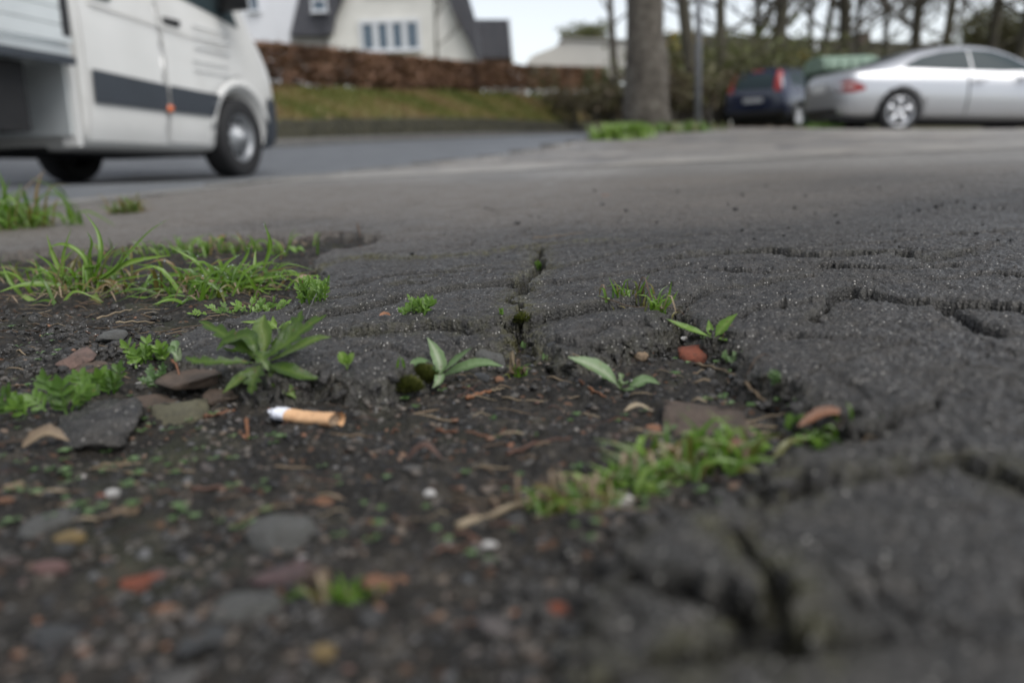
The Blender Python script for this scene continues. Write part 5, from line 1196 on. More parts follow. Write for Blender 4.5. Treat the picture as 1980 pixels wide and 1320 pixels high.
# ------------------------------------------------------------------ white crew-cab flatbed van
def van():
    WHITE = NT('white_van_paint'); c = WHITE.ramp(WHITE.noise(2, 5), [(.3, (.6, .595, .57)), (.7, (.68, .675, .65))]); WHITE.col(c); WHITE.rough(.35); WHITE.b.inputs['Coat Weight'].default_value = .5; WHITE = WHITE.m
    GREY = simple('grey_trim', (.035, .042, .052), .5, .1, 4); ALU = simple('aluminium_side', (.6, .63, .63), .35, .1, 2, metal=.25); DARK = simple('chassis_black', (.012, .012, .013), .8)
    # local: +x forward, right side (near the camera) y<0, z up, origin under the front axle
    hd_ = 14.0; near = P(456, 343, 7.65)
    fwd = Vector((sin(R(hd_)), cos(R(hd_)), 0)); lft = Vector((-fwd.y, fwd.x, 0))
    o = near+lft*.86
    root = thing('flatbed_van', 'white crew-cab flatbed van with a dark grey side moulding parked on the road', 'van', o, (0, R(1.6), R(90-hd_)))
    def ring(x, zb, w_, belt, roof, wr):
        h = [(0, zb), (w_*.9, zb), (w_*.985, zb+.05), (w_, zb+(belt-zb)*.35), (w_, zb+(belt-zb)*.7), (w_*.975, belt-.1), (w_*.95, belt), (wr+(w_*.95-wr)*.15, belt+(roof-belt)*.85), (wr*.88, roof-.02), (0, roof)]
        return [Vector((x, y, z)) for y, z in h]+[Vector((x, -y, z)) for y, z in h[-2:0:-1]]
    tab = [(-1.93, .22, .965, 1.38, 2.4, .82), (-1.9, .2, .97, 1.38, 2.45, .83), (-1.4, .2, .975, 1.38, 2.48, .84), (-.7, .2, .975, 1.36, 2.48, .84), (-.1, .2, .975, 1.34, 2.42, .83), (.15, .2, .97, 1.3, 2.15, .8), (.4, .21, .965, 1.22, 1.62, .8), (.52, .22, .955, 1.14, 1.30, .8), (.66, .24, .93, 1.04, 1.12, .76), (.80, .27, .86, .9, .98, .68), (.86, .36, .74, .72, .8, .55)]
    body = loft('cab', [ring(*a) for a in tab], WHITE, 2, [(0, .34, .41, -1.3, -.6), (0, .34, .41, .6, 1.3)])
    body.parent = root; bv = bvh_of(body)
    for s_ in (-1, 1):
        d1 = patch('door', [(-1.87, .27), (-1.05, .26), (-1.05, 1.36), (-1.04, 2.2), (-1.87, 2.2)], 'y', s_, bv, WHITE, root, .010)
        patch('window', [(-1.70, 1.50), (-1.12, 1.5), (-1.12, 2.08), (-1.70, 2.08)], 'y', s_, bv, GLASS, d1, .016)
        mb = MB(); mb.box((-1.66, s_*.965, 1.24), (.19, .05, .045)); mb.build('handle', BLACK, d1)
        d2 = patch('door', [(-1.02, .28), (-.5, .27), (-.47, .5), (-.40, .72), (-.2, .84), (.05, .88), (.28, 1.28), (.05, 1.7), (-.3, 2.15), (-1.01, 2.2), (-1.02, 1.36)], 'y', s_, bv, WHITE, root, .010)
        patch('window', [(-.93, 1.42), (-.45, 1.36), (-.02, 1.30), (.12, 1.28), (-.02, 1.62), (-.35, 2.05), (-.93, 2.08)], 'y', s_, bv, GLASS, d2, .016)
        mb = MB(); mb.box((-.89, s_*.965, 1.18), (.19, .05, .045)); mb.build('handle', BLACK, d2)
        patch('side_moulding', [(-1.84, .515), (-1.05, .505), (-1.05, .70), (-1.84, .735)], 'y', s_, bv, GREY, d1, .026)
        patch('side_moulding', [(-1.02, .505), (-.45, .50), (-.40, .60), (-.34, .68), (-1.02, .70)], 'y', s_, bv, GREY, d2, .026)
        patch('bumper', [(.40, .25), (.84, .3), (.84, .68), (.47, .72), (.42, .5)], 'y', s_, bv, GREY, root, .02)
        mb = MB(); mb.box((-1.04, s_*.995, .525), (.055, .025, .045)); mb.build('marker_light', ORL, root)
        # crease under the windows
        patch('body_crease', [(-1.78, 1.16), (-.2, 1.08), (-.2, 1.095), (-1.78, 1.185)], 'y', s_, bv, WHITE, root, .03)
        # flared arch
        mb = MB(); mb.tube([(.46*cos(a), s_*.965, .34+.46*sin(a)) for a in [.35+(pi-.55)*(i/16) for i in range(17)]], .035, 8); mb.build('wheel_arch', WHITE, root)
        mb = MB(); mb.tube([(-.12, s_*.9, 1.38), (-.14, s_*1.08, 1.42)], .03, 8); mb.box((-.18, s_*1.1, 1.6), (.14, .2, .44), taper=.85); mb.build('mirror', BLACK, root)
        well(root, 0, s_*.5, s_*.66, .34, .405)
        wheel(root, 0, s_*.86, .34, .34, .205, .24, s_, style='steel')
        wheel(root, -3.9, s_*.82, .34, .34, .205, .24, s_, style='steel')
        # faded lettering on the front door: rows too faint to read
        mb = MB(); r = random.Random(5)
        for j, (x0, z0) in enumerate(((-.62, 1.19), (-.62, 1.11), (-.62, 1.03), (-.66, .92), (-.66, .85))):
            x = x0
            while x < x0+.5: w_ = r.uniform(.015, .035); mb.box((x, s_*.992, z0), (w_, .004, .02 if j < 3 else .016)); x += w_+.012
        mb.build('faded_lettering', simple('faded_print', (.57, .58, .575), .5), d2)
    patch('windscreen', [(-.7, 1.25), (.7, 1.25), (.64, 2.25), (-.64, 2.25)], 'x', 1, bv, GLASS, root, .01)
    patch('front_bumper', [(-.8, .28), (.8, .28), (.8, .6), (-.8, .6)], 'x', 1, bv, GREY, root, .02)
    for s_ in (-1, 1): patch('headlight', [(s_*.45, .78), (s_*.8, .74), (s_*.82, .98), (s_*.62, 1.0)], 'x', 1, bv, PLATE, root, .01)
    # cab back wall trim, bed with ribbed drop sides
    mb = MB(); mb.box((-2.0, 0, .9), (.06, 1.86, 1.2)); mb.build('cab_rear_frame', ALU, root, smooth=False)
    mb = MB(); mb.box((-3.95, 0, .82), (3.8, 2.04, .06)); mb.build('bed_floor', ALU, root, smooth=False)
    for s_ in (-1, 1):
        mb = MB()
        for k in range(5): mb.box((-3.95, s_*1.035, .91+k*.105), (3.78, .035, .097)); mb.box((-3.95, s_*1.03, .9625+k*.105), (3.78, .02, .008))
        mb.build('drop_side', ALU, root, smooth=False)
        mb = MB(); mb.box((-2.10, s_*1.03, 1.25), (.07, .05, .7)); mb.build('stake_post', BLACK, root, smooth=False)
        mb = MB(); mb.box((-3.95, s_*1.035, .755), (3.8, .04, .05)); mb.build('bed_rail', GREY, root, smooth=False)
        mb = MB(); mb.box((-3.9, s_*.42, .62), (3.9, .08, .2)); mb.build('chassis_rail', DARK, root, smooth=False)
        mb = MB(); mb.box((-2.75, s_*.72, .52), (.8, .4, .42)); mb.build('storage_box', DARK, root, smooth=False)
        mb = MB(); mb.box((-3.9, s_*.85, .74), (1.0, .34, .05)); mb.build('mudguard', DARK, root, smooth=False)
        mb = MB(); mb.box((-1.99, s_*.9, .62), (.04, .12, .78)); mb.build('cab_corner', WHITE, root, smooth=False)
    mb = MB(); mb.box((-5.84, 0, 1.2), (.04, 2.0, .42)); mb.build('tailboard', ALU, root, smooth=False)
    mb = MB(); mb.box((-3.2, 0, .5), (.5, 1.0, .5)); mb.box((-.8, 0, .3), (2.2, 1.2, .2)); mb.build('drivetrain', DARK, root, smooth=False)
van()

# ------------------------------------------------------------------ foliage helpers
M_HEDGE = tinted('beech_leaf', [(0, (.08, .045, .03)), (.4, (.19, .098, .058)), (.72, (.32, .18, .115)), (.82, (.07, .085, .035)), (1, (.1, .13, .05))], .7, 8, .3, .15)
M_SHRUB = tinted('shrub_leaf', [(0, (.11, .075, .05)), (.4, (.12, .115, .05)), (.75, (.15, .17, .055)), (1, (.25, .28, .09))], .7, 8, .3, .2)
M_YEL = tinted('yellow_blossom', [(0, (.3, .2, .02)), (1, (.7, .45, .03))], .7, 8, .2, .2)
M_TWIG = simple('twig_bark', (.11, .095, .075), .9, .3, 6); M_TRUNK = NT('tree_bark')
c = M_TRUNK.ramp(M_TRUNK.noise(5, 7, .75), [(.34, (.06, .05, .04)), (.5, (.15, .13, .105)), (.62, (.22, .2, .165)), (.75, (.14, .145, .09))]); M_TRUNK.col(c); M_TRUNK.rough(.9); M_TRUNK.bump(M_TRUNK.noise(10, 6, .7, 1), .12); M_TRUNK = M_TRUNK.m
M_DTRUNK = NT('dark_tree_bark'); c = M_DTRUNK.ramp(M_DTRUNK.noise(3, 6, .7), [(.3, (.045, .04, .03)), (.6, (.085, .075, .052)), (.8, (.075, .09, .04))]); M_DTRUNK.col(c); M_DTRUNK.rough(.9); M_DTRUNK.bump(M_DTRUNK.noise(14, 6, .7, 1), .04); M_DTRUNK = M_DTRUNK.m
def leafquads(cent, size, r, asp=.6):
    n = len(cent); a = r.normal(size=(n, 3)); a /= np.linalg.norm(a, axis=1)[:, None]; b = r.normal(size=(n, 3)); b -= (a*b).sum(1)[:, None]*a; b /= np.linalg.norm(b, axis=1)[:, None]
    s_ = np.asarray(size)[:, None] if hasattr(size, '__len__') else size
    a = a*s_; b = b*s_*asp; c = np.cross(a, b)/np.maximum(np.linalg.norm(a, axis=1), 1e-9)[:, None]*.4
    v = np.stack([cent-a, cent-b+c, cent+a, cent+b+c], 1).reshape(-1, 3); return v, np.arange(n*4).reshape(n, 4)
def foliage(name, cent, size, tint, mat, parent, seed=0):
    r = np.random.default_rng(seed); v, f = leafquads(cent, size, r)
    return link(name, new_mesh(name, v, f, mat, False, {'tint': np.repeat(tint, 4)}), parent)

# hedge: runs along the bank top
def hedge():
    root = thing('hedge', 'long clipped brown beech hedge on top of the grassy bank in front of the houses', 'hedge', H1[3][0])
    A_ = bez([h[0]-h[2]*.0 for h in H1], 100); T_ = bez([h[1] for h in H1], 100); r = np.random.default_rng(5)
    n = 52000; u = r.random(n)**.8*99*.999; i = u.astype(int); fr = (u-i)[:, None]
    a = np.array([p[:] for p in A_]); t_ = np.array([p[:] for p in T_]); nm = np.array([nrm(A_, k)[:] for k in range(100)])
    base = a[i]*(1-fr)+a[np.minimum(i+1, 99)]*fr; top = t_[i]*(1-fr)+t_[np.minimum(i+1, 99)]*fr; N_ = nm[i]
    w_ = .9; dep = r.random(n)**1.6*w_; top_face = r.random(n) < .25; vv = r.random(n)
    lumps = .08*np.array([mnoise.noise(Vector((q[0]*1.3, q[1]*1.3, z*3))) for q, z in zip(base, vv)])
    dep = np.where(top_face, r.random(n)*w_, dep); hh = np.where(top_face, 1-r.random(n)**2*.05+r.exponential(.012, n), .10+vv*.9)
    bare = (vv < .22) & (~top_face) & (r.random(n) < .7); k = ~bare
    z = base[:, 2]+(top[:, 2]-base[:, 2])*hh; cen = base+N_*(dep+lumps)[:, None]; cen[:, 2] = z
    patchn = np.array([mnoise.noise(Vector((q[0]*.35, q[1]*.35, 3.3))) for q in base]); patchn2 = np.array([mnoise.noise(Vector((q[0]*.9, q[1]*.9, 8+z_*.9))) for q, z_ in zip(base, z)])
    green = sstep(6, 16, base[:, 0]*1.0+base[:, 1]*.35-5)*.8*(patchn > -.05); ti = np.clip(.42+patchn2*.5+r.normal(0, .13, n), 0, .72); ti = np.where(r.random(n) < green, r.uniform(.76, 1, n), ti)
    size = (.035+.0012*np.hypot(base[:, 0], base[:, 1]))*(.6+.8*r.random(n))
    foliage('foliage', (cen-np.array(root.location))[k], size[k], ti[k], M_HEDGE, root, 6)
    mb = MB(); rr = random.Random(4)
    for j in range(420):
        q = rr.uniform(0, 98); i_ = int(q); p = A_[i_].lerp(A_[i_+1], q-i_)-root.location; h_ = (T_[i_].z-A_[i_].z); n_ = nrm(A_, i_); p = p+n_*rr.uniform(.2, .75)
        p.z -= .15; mb.tube([p, p+Vector((rr.uniform(-.1, .1), rr.uniform(-.1, .1), h_*.55)), p+Vector((rr.uniform(-.25, .25), rr.uniform(-.2, .2), h_*.98))], [.022, .015, .005], 5)
    mb.build('stems', M_TWIG, root)
hedge()
# grass on the bank
def bank_grass():
    r = np.random.default_rng(9); n = 26000; u = r.random(n)*79*.999; i = u.astype(int); k_ = np.array([p[:] for p in K]); b_ = np.array([p[:] for p in BK]); nm = np.array([nrm(K, j)[:] for j in range(80)])
    fr = (u-i)[:, None]; j = np.minimum(i+1, 79); kk = k_[i]*(1-fr)+k_[j]*fr; bb = b_[i]*(1-fr)+b_[j]*fr; s_ = r.random(n)[:, None]; a = kk+nm[i]*.6; p = a*(1-s_)+(bb+nm[i]*.4)*s_
    z = []
    for q in p:
        h = BANK_BVH.ray_cast(Vector((q[0], q[1], 30)), Vector((0, 0, -1))); z.append(h[0].z if h[0] else -99)
    p[:, 2] = z; ok = p[:, 2] > -50; p = p[ok]; n = len(p)
    dist = np.hypot(p[:, 0], p[:, 1]); h = (.07+.002*dist)*(.5+r.random(n)); w_ = .008+.0009*dist
    a = r.uniform(0, 6.28, n); d = np.stack([np.cos(a), np.sin(a), 0*a], 1)*w_[:, None]; tip = p+np.stack([r.normal(0, .4, n)*h, r.normal(0, .4, n)*h, h], 1)
    v = np.stack([p-d, p+d, tip], 1).reshape(-1, 3); f = np.arange(n*3).reshape(n, 3)
    pn = np.array([mnoise.noise(Vector((q[0]*.45, q[1]*.45, 1.7))) for q in p]); ti = np.clip(.45+pn*.9+r.normal(0, .16, n), 0, 1)
    o = link('bank_grass', new_mesh('bank_grass', v, f, tinted('bank_grass', [(0, (.26, .17, .09)), (.3, (.25, .19, .075)), (.55, (.18, .17, .04)), (.85, (.11, .14, .025)), (1, (.08, .11, .02))], .8, 3, .2, .2), False, {'tint': np.repeat(ti, 3)}))
    tag(o, 'patchy green and straw-coloured grass on the bank below the hedge', 'grass', kind='stuff')
bank_grass()

# ------------------------------------------------------------------ trees
def branch(mb, p, d, L, r0, depth, rr, tips, minr=.006, spread=.55, gnarl=.16, nseg=5, up=.08):
    pts = [p.copy()]; rad = [r0]; q = p.copy(); dd = d.normalized()
    for i in range(nseg):
        dd = (dd+Vector((rr.gauss(0, gnarl), rr.gauss(0, gnarl), rr.gauss(0, gnarl*.7)+up))).normalized(); q = q+dd*L/nseg; pts.append(q.copy()); rad.append(max(minr*.5, r0*(1-.55*(i+1)/nseg)))
        if depth > 0 and i >= 1:
            for _ in range(2 if rr.random() < .6 else 1):
                a = rr.uniform(0, 2*pi); side = Vector((cos(a), sin(a), rr.uniform(-.2, .5))); nd = (dd*.7+side*spread).normalized()
                branch(mb, q, nd, L*rr.uniform(.45, .72), max(minr, rad[-1]*rr.uniform(.4, .65)), depth-1, rr, tips, minr, spread, gnarl, max(3, nseg-1), up)
    mb.tube(pts, rad, 8 if r0 > .1 else (5 if r0 > .03 else 3), cap=False)
    tips.append(q)
def tree(label, base, trunk_r, H, seed, lean=(0, 0), first=.3, n_br=9, brL=3.0, bark=None, budt=None, buds=0, depth=2, group=None, minr=.012, flare=1.0, twist=.05, fork=None):
    rr = random.Random(seed); root = thing('tree', label, 'tree', base, group=group); mb = MB(); pts = []; rad = []
    n = 26 if trunk_r > .25 else 12
    for i in range(n):
        u = i/(n-1); pts.append(Vector((lean[0]*H*u+twist*sin(u*5+seed)*(1 if i else 0), lean[1]*H*u+twist*cos(u*4+seed), H*u-.1))); rad.append(trunk_r*(1-.6*u)*(1+flare*.55*exp(-u*H/(trunk_r*2.4+.1))))
    mb.tube(pts, rad, 20)
    for i_, v in enumerate(mb.v):
        a = (mnoise.noise(Vector(v)*3+Vector((seed, 0, 0)))*.16+abs(mnoise.noise(Vector((v[0]*9, v[1]*9, v[2]*1.6))))*.22)*trunk_r; c_ = pts[i_//20] if i_//20 < n else pts[-1]; q = Vector(v)-c_; mb.v[i_] = tuple(Vector(v)+q.normalized()*a if q.length > 0 else v)
    mb.build('trunk', bark or M_DTRUNK, root)
    mb = MB(); tips = []
    for k in range(n_br):
        u = first+(1-first)*(k+.5)/n_br; j = min(int(u*(n-1)), n-2); p = pts[j].lerp(pts[j+1], u*(n-1)-j); a = k*2.4+rr.uniform(-.5, .5); d = Vector((cos(a), sin(a), rr.uniform(.3, .9)))
        branch(mb, p, d, brL*(1.15-.5*u)*rr.uniform(.7, 1.2), max(minr*1.5, trunk_r*(1-.6*u)*rr.uniform(.3, .5)), depth, rr, tips, minr)
    mb.build('branches', bark if bark is not None and trunk_r < .2 else M_TWIG, root)
    if buds:
        c_ = np.array([t_[:] for t_ in tips]); r = np.random.default_rng(seed); c_ = np.repeat(c_, max(1, buds//len(c_)), 0); c_ = c_+r.normal(0, .35, c_.shape)
        foliage('leaves', c_, .035+.03*r.random(len(c_)), r.uniform(.3, 1, len(c_)), M_SHRUB, root, seed)
    return root
def gpt(px, py, Y):
    p = P(px, py, Y); p.z = min(p.z, wide_z(p.x, p.y)+.3) if False else p.z; return p
tree('thick grey-brown tree trunk between the far hedge and the grey pole', P(1252, 246, 12.9), .29, 9, 3, (-.006, .02), first=.36, n_br=7, brL=2.6, bark=M_TRUNK, depth=2, flare=.45, twist=.04)
# many-stemmed bare trees behind the pole and the cars: (px, base py, Y, radius, H, lean, label)
TR = [
 (1330, 240, 16, .13, 10, (-.06, .0), 'dark leaning tree trunk just left of the grey pole', 21),
 (1392, 236, 23, .17, 11, (.03, .0), 'thick dark tree trunk just right of the grey pole', 22),
 (1395, 225, 26, .10, 9, (.5, .1), 'slanting tree that leans right over the blue hatchback', 23),
 (1508, 232, 24, .21, 12, (.0, .02), 'straight mossy tree trunk behind the blue hatchback', 24),
 (1455, 232, 27, .12, 11, (-.02, .02), 'thin tree between the pole and the blue hatchback', 25),
 (1560, 230, 27, .12, 10, (.14, .0), 'thin tree leaning right behind the gap between the two cars', 26),
 (1622, 225, 29, .25, 13, (-.01, .0), 'dark straight trunk above the boot of the silver coupe', 27),
 (1652, 225, 36, .12, 12, (.01, .0), 'slim trunk just right of the dark straight one above the coupe', 28),
 (1768, 225, 33, .25, 12, (.0, .0), 'tree rising above the middle of the coupe roof', 29),
 (1815, 225, 38, .24, 13, (.05, .0), 'forked-looking tree right of the one above the coupe roof', 30),
 (1905, 225, 30, .2, 11, (.0, .0), 'tree above the windscreen end of the coupe', 31),
 (1948, 225, 27, .23, 11, (.07, .0), 'tree at the right edge of the picture with a green tinge', 32),
 (1700, 225, 48, .2, 14, (0, 0), 'distant thin-branched tree above the rear window of the coupe', 33),
 (1560, 225, 50, .2, 14, (.02, 0), 'distant thin-branched tree above the pale green container', 34),
]
for px, py, Y, rr_, H_, ln, lb, sd0 in TR:
    tree(lb, P(px, py, Y), rr_*.85, H_, sd0, ln, first=.18, n_br=14, brL=3.2, twist=.16, bark=M_DTRUNK, depth=2, buds=220, minr=.012+.0006*Y, group='bare trees behind the parked cars')
tree('pale twiggy bare tree left of the thick trunk, above the white flat building', P(1192, 200, 34), .16, 9, 40, (-.05, 0), first=.3, n_br=12, brL=3.6, bark=M_TRUNK, depth=3, minr=.022)
tree('slim bare shrub-like tree standing in front of the cream house gable', P(850, 160, 33), .05, 5.5, 41, (0, 0), first=.2, n_br=7, brL=1.3, depth=1, minr=.02)

def shrub(label, base, w_, h_, seed, mat=None, n=1500, dep=None, leaf=.05, tl=(.1, .9), stems=26, name='shrub', top=1.0):
    rr = random.Random(seed); r = np.random.default_rng(seed); root = thing(name, label, 'shrub', base); mb = MB(); tips = []
    for i in range(stems):
        a = rr.uniform(0, 2*pi); q = rr.random()**.5; p = Vector((cos(a)*w_*.22*q, sin(a)*w_*.15*q, -.1)); e = Vector((cos(a)*w_*.5*q, sin(a)*(dep or w_)*.4*q, h_*rr.uniform(.6, 1.0))); m_ = (p+e)/2+Vector((rr.gauss(0, .1), rr.gauss(0, .1), .1))
        path = bez([p, m_, e], 6); mb.tube(path, [.03, .025, .02, .016, .012, .006], 4, cap=False)
        for k in range(5):
            q0 = path[2+k % 4]; e2 = q0+Vector((rr.gauss(0, .3), rr.gauss(0, .3), rr.uniform(.1, .5)))*min(1, h_*.5); mb.tube([q0, e2], [.01, .004], 3, cap=False); tips.append(e2)
        tips += path[2:]
    mb.build('stems', M_TWIG, root)
    c_ = np.array([t_[:] for t_ in tips]); c_ = c_[r.integers(0, len(c_), n)]+r.normal(0, 1, (n, 3))*np.array([w_*.07, w_*.06, h_*.06]); c_[:, 2] = np.abs(c_[:, 2])
    foliage('foliage', c_, leaf*(.5+r.random(n)), r.uniform(*tl, n), mat or M_SHRUB, root, seed); return root
SH = [
 (1300, 243, 15, 1.8, .8, 'low brown undergrowth at the foot of the thick tree, right side', (0, .4), 50), (1205, 246, 19, 1.6, .75, 'brown undergrowth between the thick tree and the hedge end', (0, .35), 51),
 (1420, 244, 22, 3.6, 1.98, 'olive bush directly behind the blue hatchback on its left', (.2, .8), 52), (1350, 240, 24, 4, 2.11, 'olive bush behind the grey pole', (.3, .85), 53),
 (1500, 240, 26, 4, 2.11, 'olive bush behind the roof of the blue hatchback', (.3, .9), 54), (1465, 238, 31, 5, 2.38, 'tall olive bush farther back behind the blue hatchback', (.2, .8), 55),
 (1570, 238, 30, 3.5, 1.58, 'greyish bush between the two cars', (.1, .6), 56), (1900, 150, 34, 4, 2.2, 'dark evergreen bush above the windscreen end of the coupe', (.3, .6), 57), (1965, 150, 31, 3.5, 2.4, 'dark evergreen bush at the right edge of the picture', (.2, .5), 58), (1140, 232, 36, 4, 1.2, 'brown leafless scrub at the far end of the bank', (0, .3), 59)]
for px, py, Y, w_, h_, lb, tl, sd0 in SH: shrub(lb, P(px, py, Y), w_, h_, sd0, tl=tl, n=2400, leaf=.045+.001*Y, stems=40)
shrub('yellow-flowering forsythia bush between the thick tree and the grey pole', P(1318, 175, 25), 1.3, 1.3, 70, M_YEL, 1100, leaf=.06, tl=(0, 1), name='flowering_bush')
shrub('small yellow-flowering bush behind the gap between the cars', P(1540, 150, 28), .9, .7, 71, M_YEL, 260, leaf=.06, tl=(0, 1), name='flowering_bush')
shrub('domed dark green treetop behind the white flat building', P(1130, 108, 66), 4.2, 2.0, 72, M_SHRUB, 3000, leaf=.12, tl=(.3, .7), name='bush')
# verge plants at the end of the pavement
tussock_far = []
def weeds_far(label, px, py, Y, w_, h_, n, seed, tl=(.3, .8), dep=.4):
    b = P(px, py, Y); r = random.Random(seed); root = thing('weed_clump', label, 'plants', b); mb = MB()
    for i in range(n):
        p = Vector((r.gauss(0, w_*.25), r.gauss(0, w_*dep*.4), -.03)); L = h_*r.uniform(.4, 1); a = r.uniform(0, 6.28); e = p+Vector((cos(a)*L*.5, sin(a)*L*.5, L)); mb.ribbon([p, p.lerp(e, .6)+Vector((0, 0, L*.1)), e], [.012, .014, .002], Vector((0, -.5, 1)), .3, r.uniform(*tl), None, 3)
    mb.build('leaves', M_GRASS, root)
weeds_far('bright green weed clump at the corner where the pavement meets the road', 1205, 270, 10.6, .55, .25, 600, 80, (.6, 1))
weeds_far('sparse green weeds between the thick tree and the grey pole', 1310, 252, 11.5, .9, .16, 260, 81, (.15, .6))
weeds_far('green weeds under the rear bumper of the silver coupe', 1585, 254, 13.6, .5, .18, 160, 82, (.3, .7))
weeds_far('low pale weeds behind the rear wheel of the silver coupe', 1625, 252, 14.6, .9, .12, 160, 83, (.1, .4))
mb = MB(); r = random.Random(3)
for i in range(1800):
    px = r.uniform(1150, 1560); b = P(px, 250, 1); Yq = r.uniform(12.8, 17); x = b.x/b.y*Yq; z = max(float(pav0(np.array([x]), np.array([Yq]))[0])-.02, wide_z(x, Yq)); l = r.uniform(.03, .07); a = r.uniform(0, 6.28)
    e = Vector((x+cos(a)*l, Yq+sin(a)*l, z+r.uniform(0, .05))); mb.ribbon([Vector((x, Yq, z)), Vector((x, Yq, z)).lerp(e, .5)+Vector((0, 0, .02)), e], [.005, l*.4, .004], Vector((0, 0, 1)), .3, r.uniform(.1, .7), None, 3)
tag(mb.build('leaf_litter', M_DRY), 'fallen brown leaves under the trees beyond the pavement', 'litter', kind='stuff')

# ------------------------------------------------------------------ pole with sign back
b = P(1350, 249, 11.8); root = thing('sign_pole', 'grey metal sign pole right of the thick tree trunk', 'pole', b); mb = MB(); mb.tube([(0, 0, -.2), (-.02, 0, 1.5), (-.06, .0, 2.9)], .045, 16); mb.build('post', simple('galvanised', (.2, .205, .215), .5, .15, 5, metal=.4), root)
mb = MB(); mb.tube([(0, 0, -.1), (0, 0, .02)], .058, 16); mb.build('base_collar', simple('pole_collar', (.18, .18, .18), .6), root)
mb = MB(); mb.tube([(-.058, -.005, 2.75), (-.058, -.04, 2.75)], .21, 28); mb.build('sign_plate', simple('sign_back', (.4, .41, .42), .5, .1, metal=.3), root)

# ------------------------------------------------------------------ houses
M_ROOFS = NT('slate_roof'); wv = M_ROOFS.N('ShaderNodeTexWave', wave_type='BANDS', bands_direction='Z', Scale=3.2); M_ROOFS.L(M_ROOFS.co, wv.inputs['Vector'])
M_ROOFS.col(M_ROOFS.ramp(M_ROOFS.noise(1.5, 4), [(.3, (.06, .062, .075)), (.7, (.1, .102, .12))])); M_ROOFS.rough(.6); M_ROOFS.bump(wv.outputs[0], .05); M_ROOFS = M_ROOFS.m
M_CREAM = simple('cream_render', (.74, .73, .69), .85, .06, 1.5, bump=.01, bsc=8); M_WHITE = simple('white_render', (.78, .79, .82), .8, .04, 1.5); M_FRAME = simple('white_frame', (.66, .68, .71), .5, .03)
M_PANE = NT('window_pane'); M_PANE.col((.10, .13, .16)); M_PANE.rough(.08); M_PANE.b.inputs['Metallic'].default_value = .5; M_PANE = M_PANE.m
M_SIDING = simple('grey_wall', (.3, .29, .27), .85, .1, 2)
def W3(px, py, Y): return P(px, py, Y)
def prism(name, pxs, Y, depth, mat, parent, org):
    """solid with the outline given by photo points at distance Y, extruded back"""
    mb = MB(); fr = [P(a, b_, Y)-org for a, b_ in pxs]; n = len(fr); bk = [p+Vector((0, depth, 0)) for p in fr]
    mb.add(fr+bk, [tuple(range(n-1, -1, -1)), tuple(range(n, 2*n))]+[(i, (i+1) % n, n+(i+1) % n, n+i) for i in range(n)]); o = mb.build(name, mat, parent, smooth=False)
    bm = bmesh.new(); bm.from_mesh(o.data); bmesh.ops.recalc_face_normals(bm, faces=bm.faces); bm.to_mesh(o.data); bm.free(); return o
def window(px0, py0, px1, py1, Y, parent, org, cols=1, frame=.07, arched=False):
    a = P(px0, py0, Y)-org; b = P(px1, py1, Y)-org; w_ = b.x-a.x; h_ = a.z-b.z; c = Vector(((a.x+b.x)/2, a.y, (a.z+b.z)/2)); mb = MB()
    for s_ in (-1, 1): mb.box(c+Vector((s_*(w_/2), -.05, 0)), (frame, .1, h_+frame)); mb.box(c+Vector((0, -.055, s_*h_/2)), (w_-frame, .09, frame))
    for k in range(1, cols): mb.box(c+Vector((-w_/2+w_*k/cols, -.045, 0)), (frame*1.5, .08, h_-frame))
    f = mb.build('window', M_FRAME, parent, smooth=False); mb = MB(); mb.box(c+Vector((0, -.01, 0)), (w_-frame, .03, h_-frame)); mb.build('pane', M_PANE, f, smooth=False); mb = MB(); mb.box(c+Vector((0, -.1, -h_/2-.06)), (w_+.2, .16, .06)); mb.build('sill', M_FRAME, f, smooth=False); return f
# cream gable house
org = P(760, 110, 40); org.z = wide_z(org.x, org.y)
hs_ = thing('house', 'cream rendered house with dark roof edges and a wide four-part window', 'house', org)
prism('wall', [(636, 150), (636, 68), (640, 40), (662, -10), (680, -60), (700, -110), (770, -170), (840, -110), (858, -30), (882, 40), (905, 80), (925, 120), (925, 160)], 40, 9, M_CREAM, hs_, org)
prism('roof', [(855, -60), (872, -62), (905, -10), (917, 30), (922, 85), (927, 118), (918, 112), (905, 78), (880, 36), (866, 0)], 39.6, 9.4, M_ROOFS, hs_, org)
prism('roof', [(628, 66), (638, 30), (655, -16), (690, -90), (770, -190), (850, -90), (872, -62), (860, -30), (838, -80), (770, -172), (700, -80), (664, -12), (646, 30), (640, 66)], 39.5, 9.6, M_ROOFS, hs_, org)
window(697, 44, 812, 96, 40, hs_, org, 4, .16)
window(712, -70, 800, -20, 40, hs_, org, 2, .12)
prism('wing_roof', [(560, 68), (575, 10), (590, -60), (700, -60), (640, 40), (636, 68)], 41, 6, M_ROOFS, hs_, org)
prism('wing_wall', [(562, 72), (640, 72), (640, 150), (562, 150)], 41.3, 5, M_SIDING, hs_, org)
window(603, 0, 632, 22, 40.98, hs_, org, 1, .1)
# white house
org = P(520, 60, 46); org.z = wide_z(org.x, org.y); hs_ = thing('house', 'plain white rendered house behind the nose of the white van', 'house', org)
prism('wall', [(330, 160), (330, -150), (580, -150), (576, -10), (560, 70), (556, 160)], 46, 9, M_WHITE, hs_, org); window(478, -30, 502, 22, 46, hs_, org, 1, .12)
prism('roof', [(300, -140), (440, -260), (600, -160), (590, -140), (440, -240), (310, -130)], 45.7, 9.6, M_ROOFS, hs_, org)
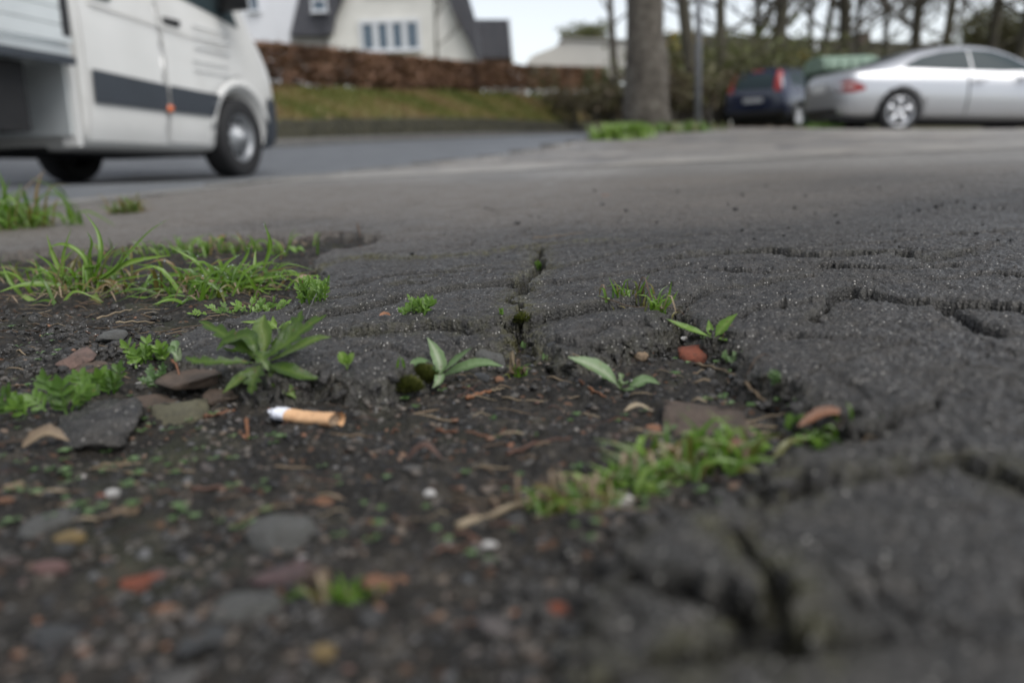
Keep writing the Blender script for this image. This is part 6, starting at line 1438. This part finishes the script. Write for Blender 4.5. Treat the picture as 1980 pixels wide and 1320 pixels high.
# slate-clad house
org = P(950, 100, 52); org.z = wide_z(org.x, org.y); hs_ = thing('house', 'small house with a grey slate roof slope right of the cream house', 'house', org)
prism('roof', [(900, 38), (982, 38), (989, 112), (900, 112)], 52, 5, M_ROOFS, hs_, org); prism('verge_board', [(982, 36), (986, 36), (993, 114), (989, 114)], 51.9, 5.2, M_FRAME, hs_, org); prism('wall', [(905, 114), (988, 114), (988, 150), (905, 150)], 52.5, 4, simple('reddish_wall', (.3, .2, .17), .8), hs_, org)
# white flat building
org = P(1120, 110, 56); org.z = wide_z(org.x, org.y); hs_ = thing('building', 'low off-white building with a sloping parapet left of the thick tree', 'building', org)
prism('wall', [(1020, 118), (1030, 108), (1085, 86), (1090, 74), (1210, 78), (1215, 150), (1020, 150)], 56, 12, simple('off_white_wall', (.58, .56, .52), .85, .05, 1), hs_, org)
prism('roof_edge', [(1085, 72), (1214, 76), (1214, 79), (1085, 75)], 55.8, 12.4, simple('grey_edge', (.4, .39, .37), .8), hs_, org)
# long dark roofed building
org = P(1560, 110, 62); org.z = wide_z(org.x, org.y); hs_ = thing('building', 'long low building with a dark olive-brown roof behind the bare trees', 'building', org)
M_OROOF = simple('olive_roof', (.075, .07, .05), .9, .25, 1.2, bump=.03, bsc=3)
prism('roof', [(1282, 66), (1300, 64), (1560, 74), (1790, 84), (2050, 96), (2060, 132), (1280, 112)], 62, 8, M_OROOF, hs_, org)
prism('wall', [(1285, 112), (2050, 131), (2050, 235), (1285, 225)], 62.6, 7, simple('brown_grey_wall', (.13, .12, .105), .9, .15, 1), hs_, org)
prism('chimney', [(1664, 62), (1684, 63), (1684, 84), (1664, 84)], 61.9, 1.5, simple('chimney_brick', (.12, .09, .075), .9), hs_, org)
prism('chimney', [(1571, 82), (1582, 82), (1582, 98), (1571, 98)], 61.5, 1.0, M_FRAME, hs_, org)['label'] = 'small whitish roof vent'
for k in range(6): window(1330+k*75, 128+k*2, 1362+k*75, 150+k*2, 62.55, hs_, org, 2, .12)
# pale green topped container behind the coupe
org = P(1625, 245, 17.5); root = thing('waste_container', 'dark green container with a pale green ribbed lid behind the boot of the silver coupe', 'container', org)
z0 = P(1560, 138, 17.5).z-org.z; z1 = P(1560, 108, 17.5).z-org.z; x0 = P(1592, 138, 17.5).x-org.x; x1 = P(1696, 138, 17.5).x-org.x
mb = MB(); mb.box(((x0+x1)/2, .6, z0/2), (x1-x0-.08, 1.1, z0)); [mb.box((x0+.1+(x1-x0-.2)*k/5, .03, z0*.5), (.05, .05, z0*.9)) for k in range(6)]; mb.build('bin_body', simple('dark_green_steel', (.012, .045, .028), .5, .2), root, smooth=False)
mb = MB(); n = 14; prof = [(0, 0), (-.05, .05), (0, (z1-z0)*.75), (.35, z1-z0), (.95, z1-z0), (1.25, .05), (1.25, 0)]
vs = [(x0+(x1-x0)*s_, p[0], z0+p[1]) for s_ in (0, 1) for p in prof]; mb.add(vs, [tuple(range(6, -1, -1)), tuple(range(7, 14))]+[(i, i+1, 8+i, 7+i) for i in range(6)]+[(6, 0, 7, 13)])
for k in range(5): mb.box((x0+.1+(x1-x0-.2)*k/4, -.05, z0+(z1-z0)*.4), (.04, .03, (z1-z0)*.6))
mb.build('lid', simple('pale_green_plastic', (.22, .31, .24), .5, .12, 3), root, smooth=False)
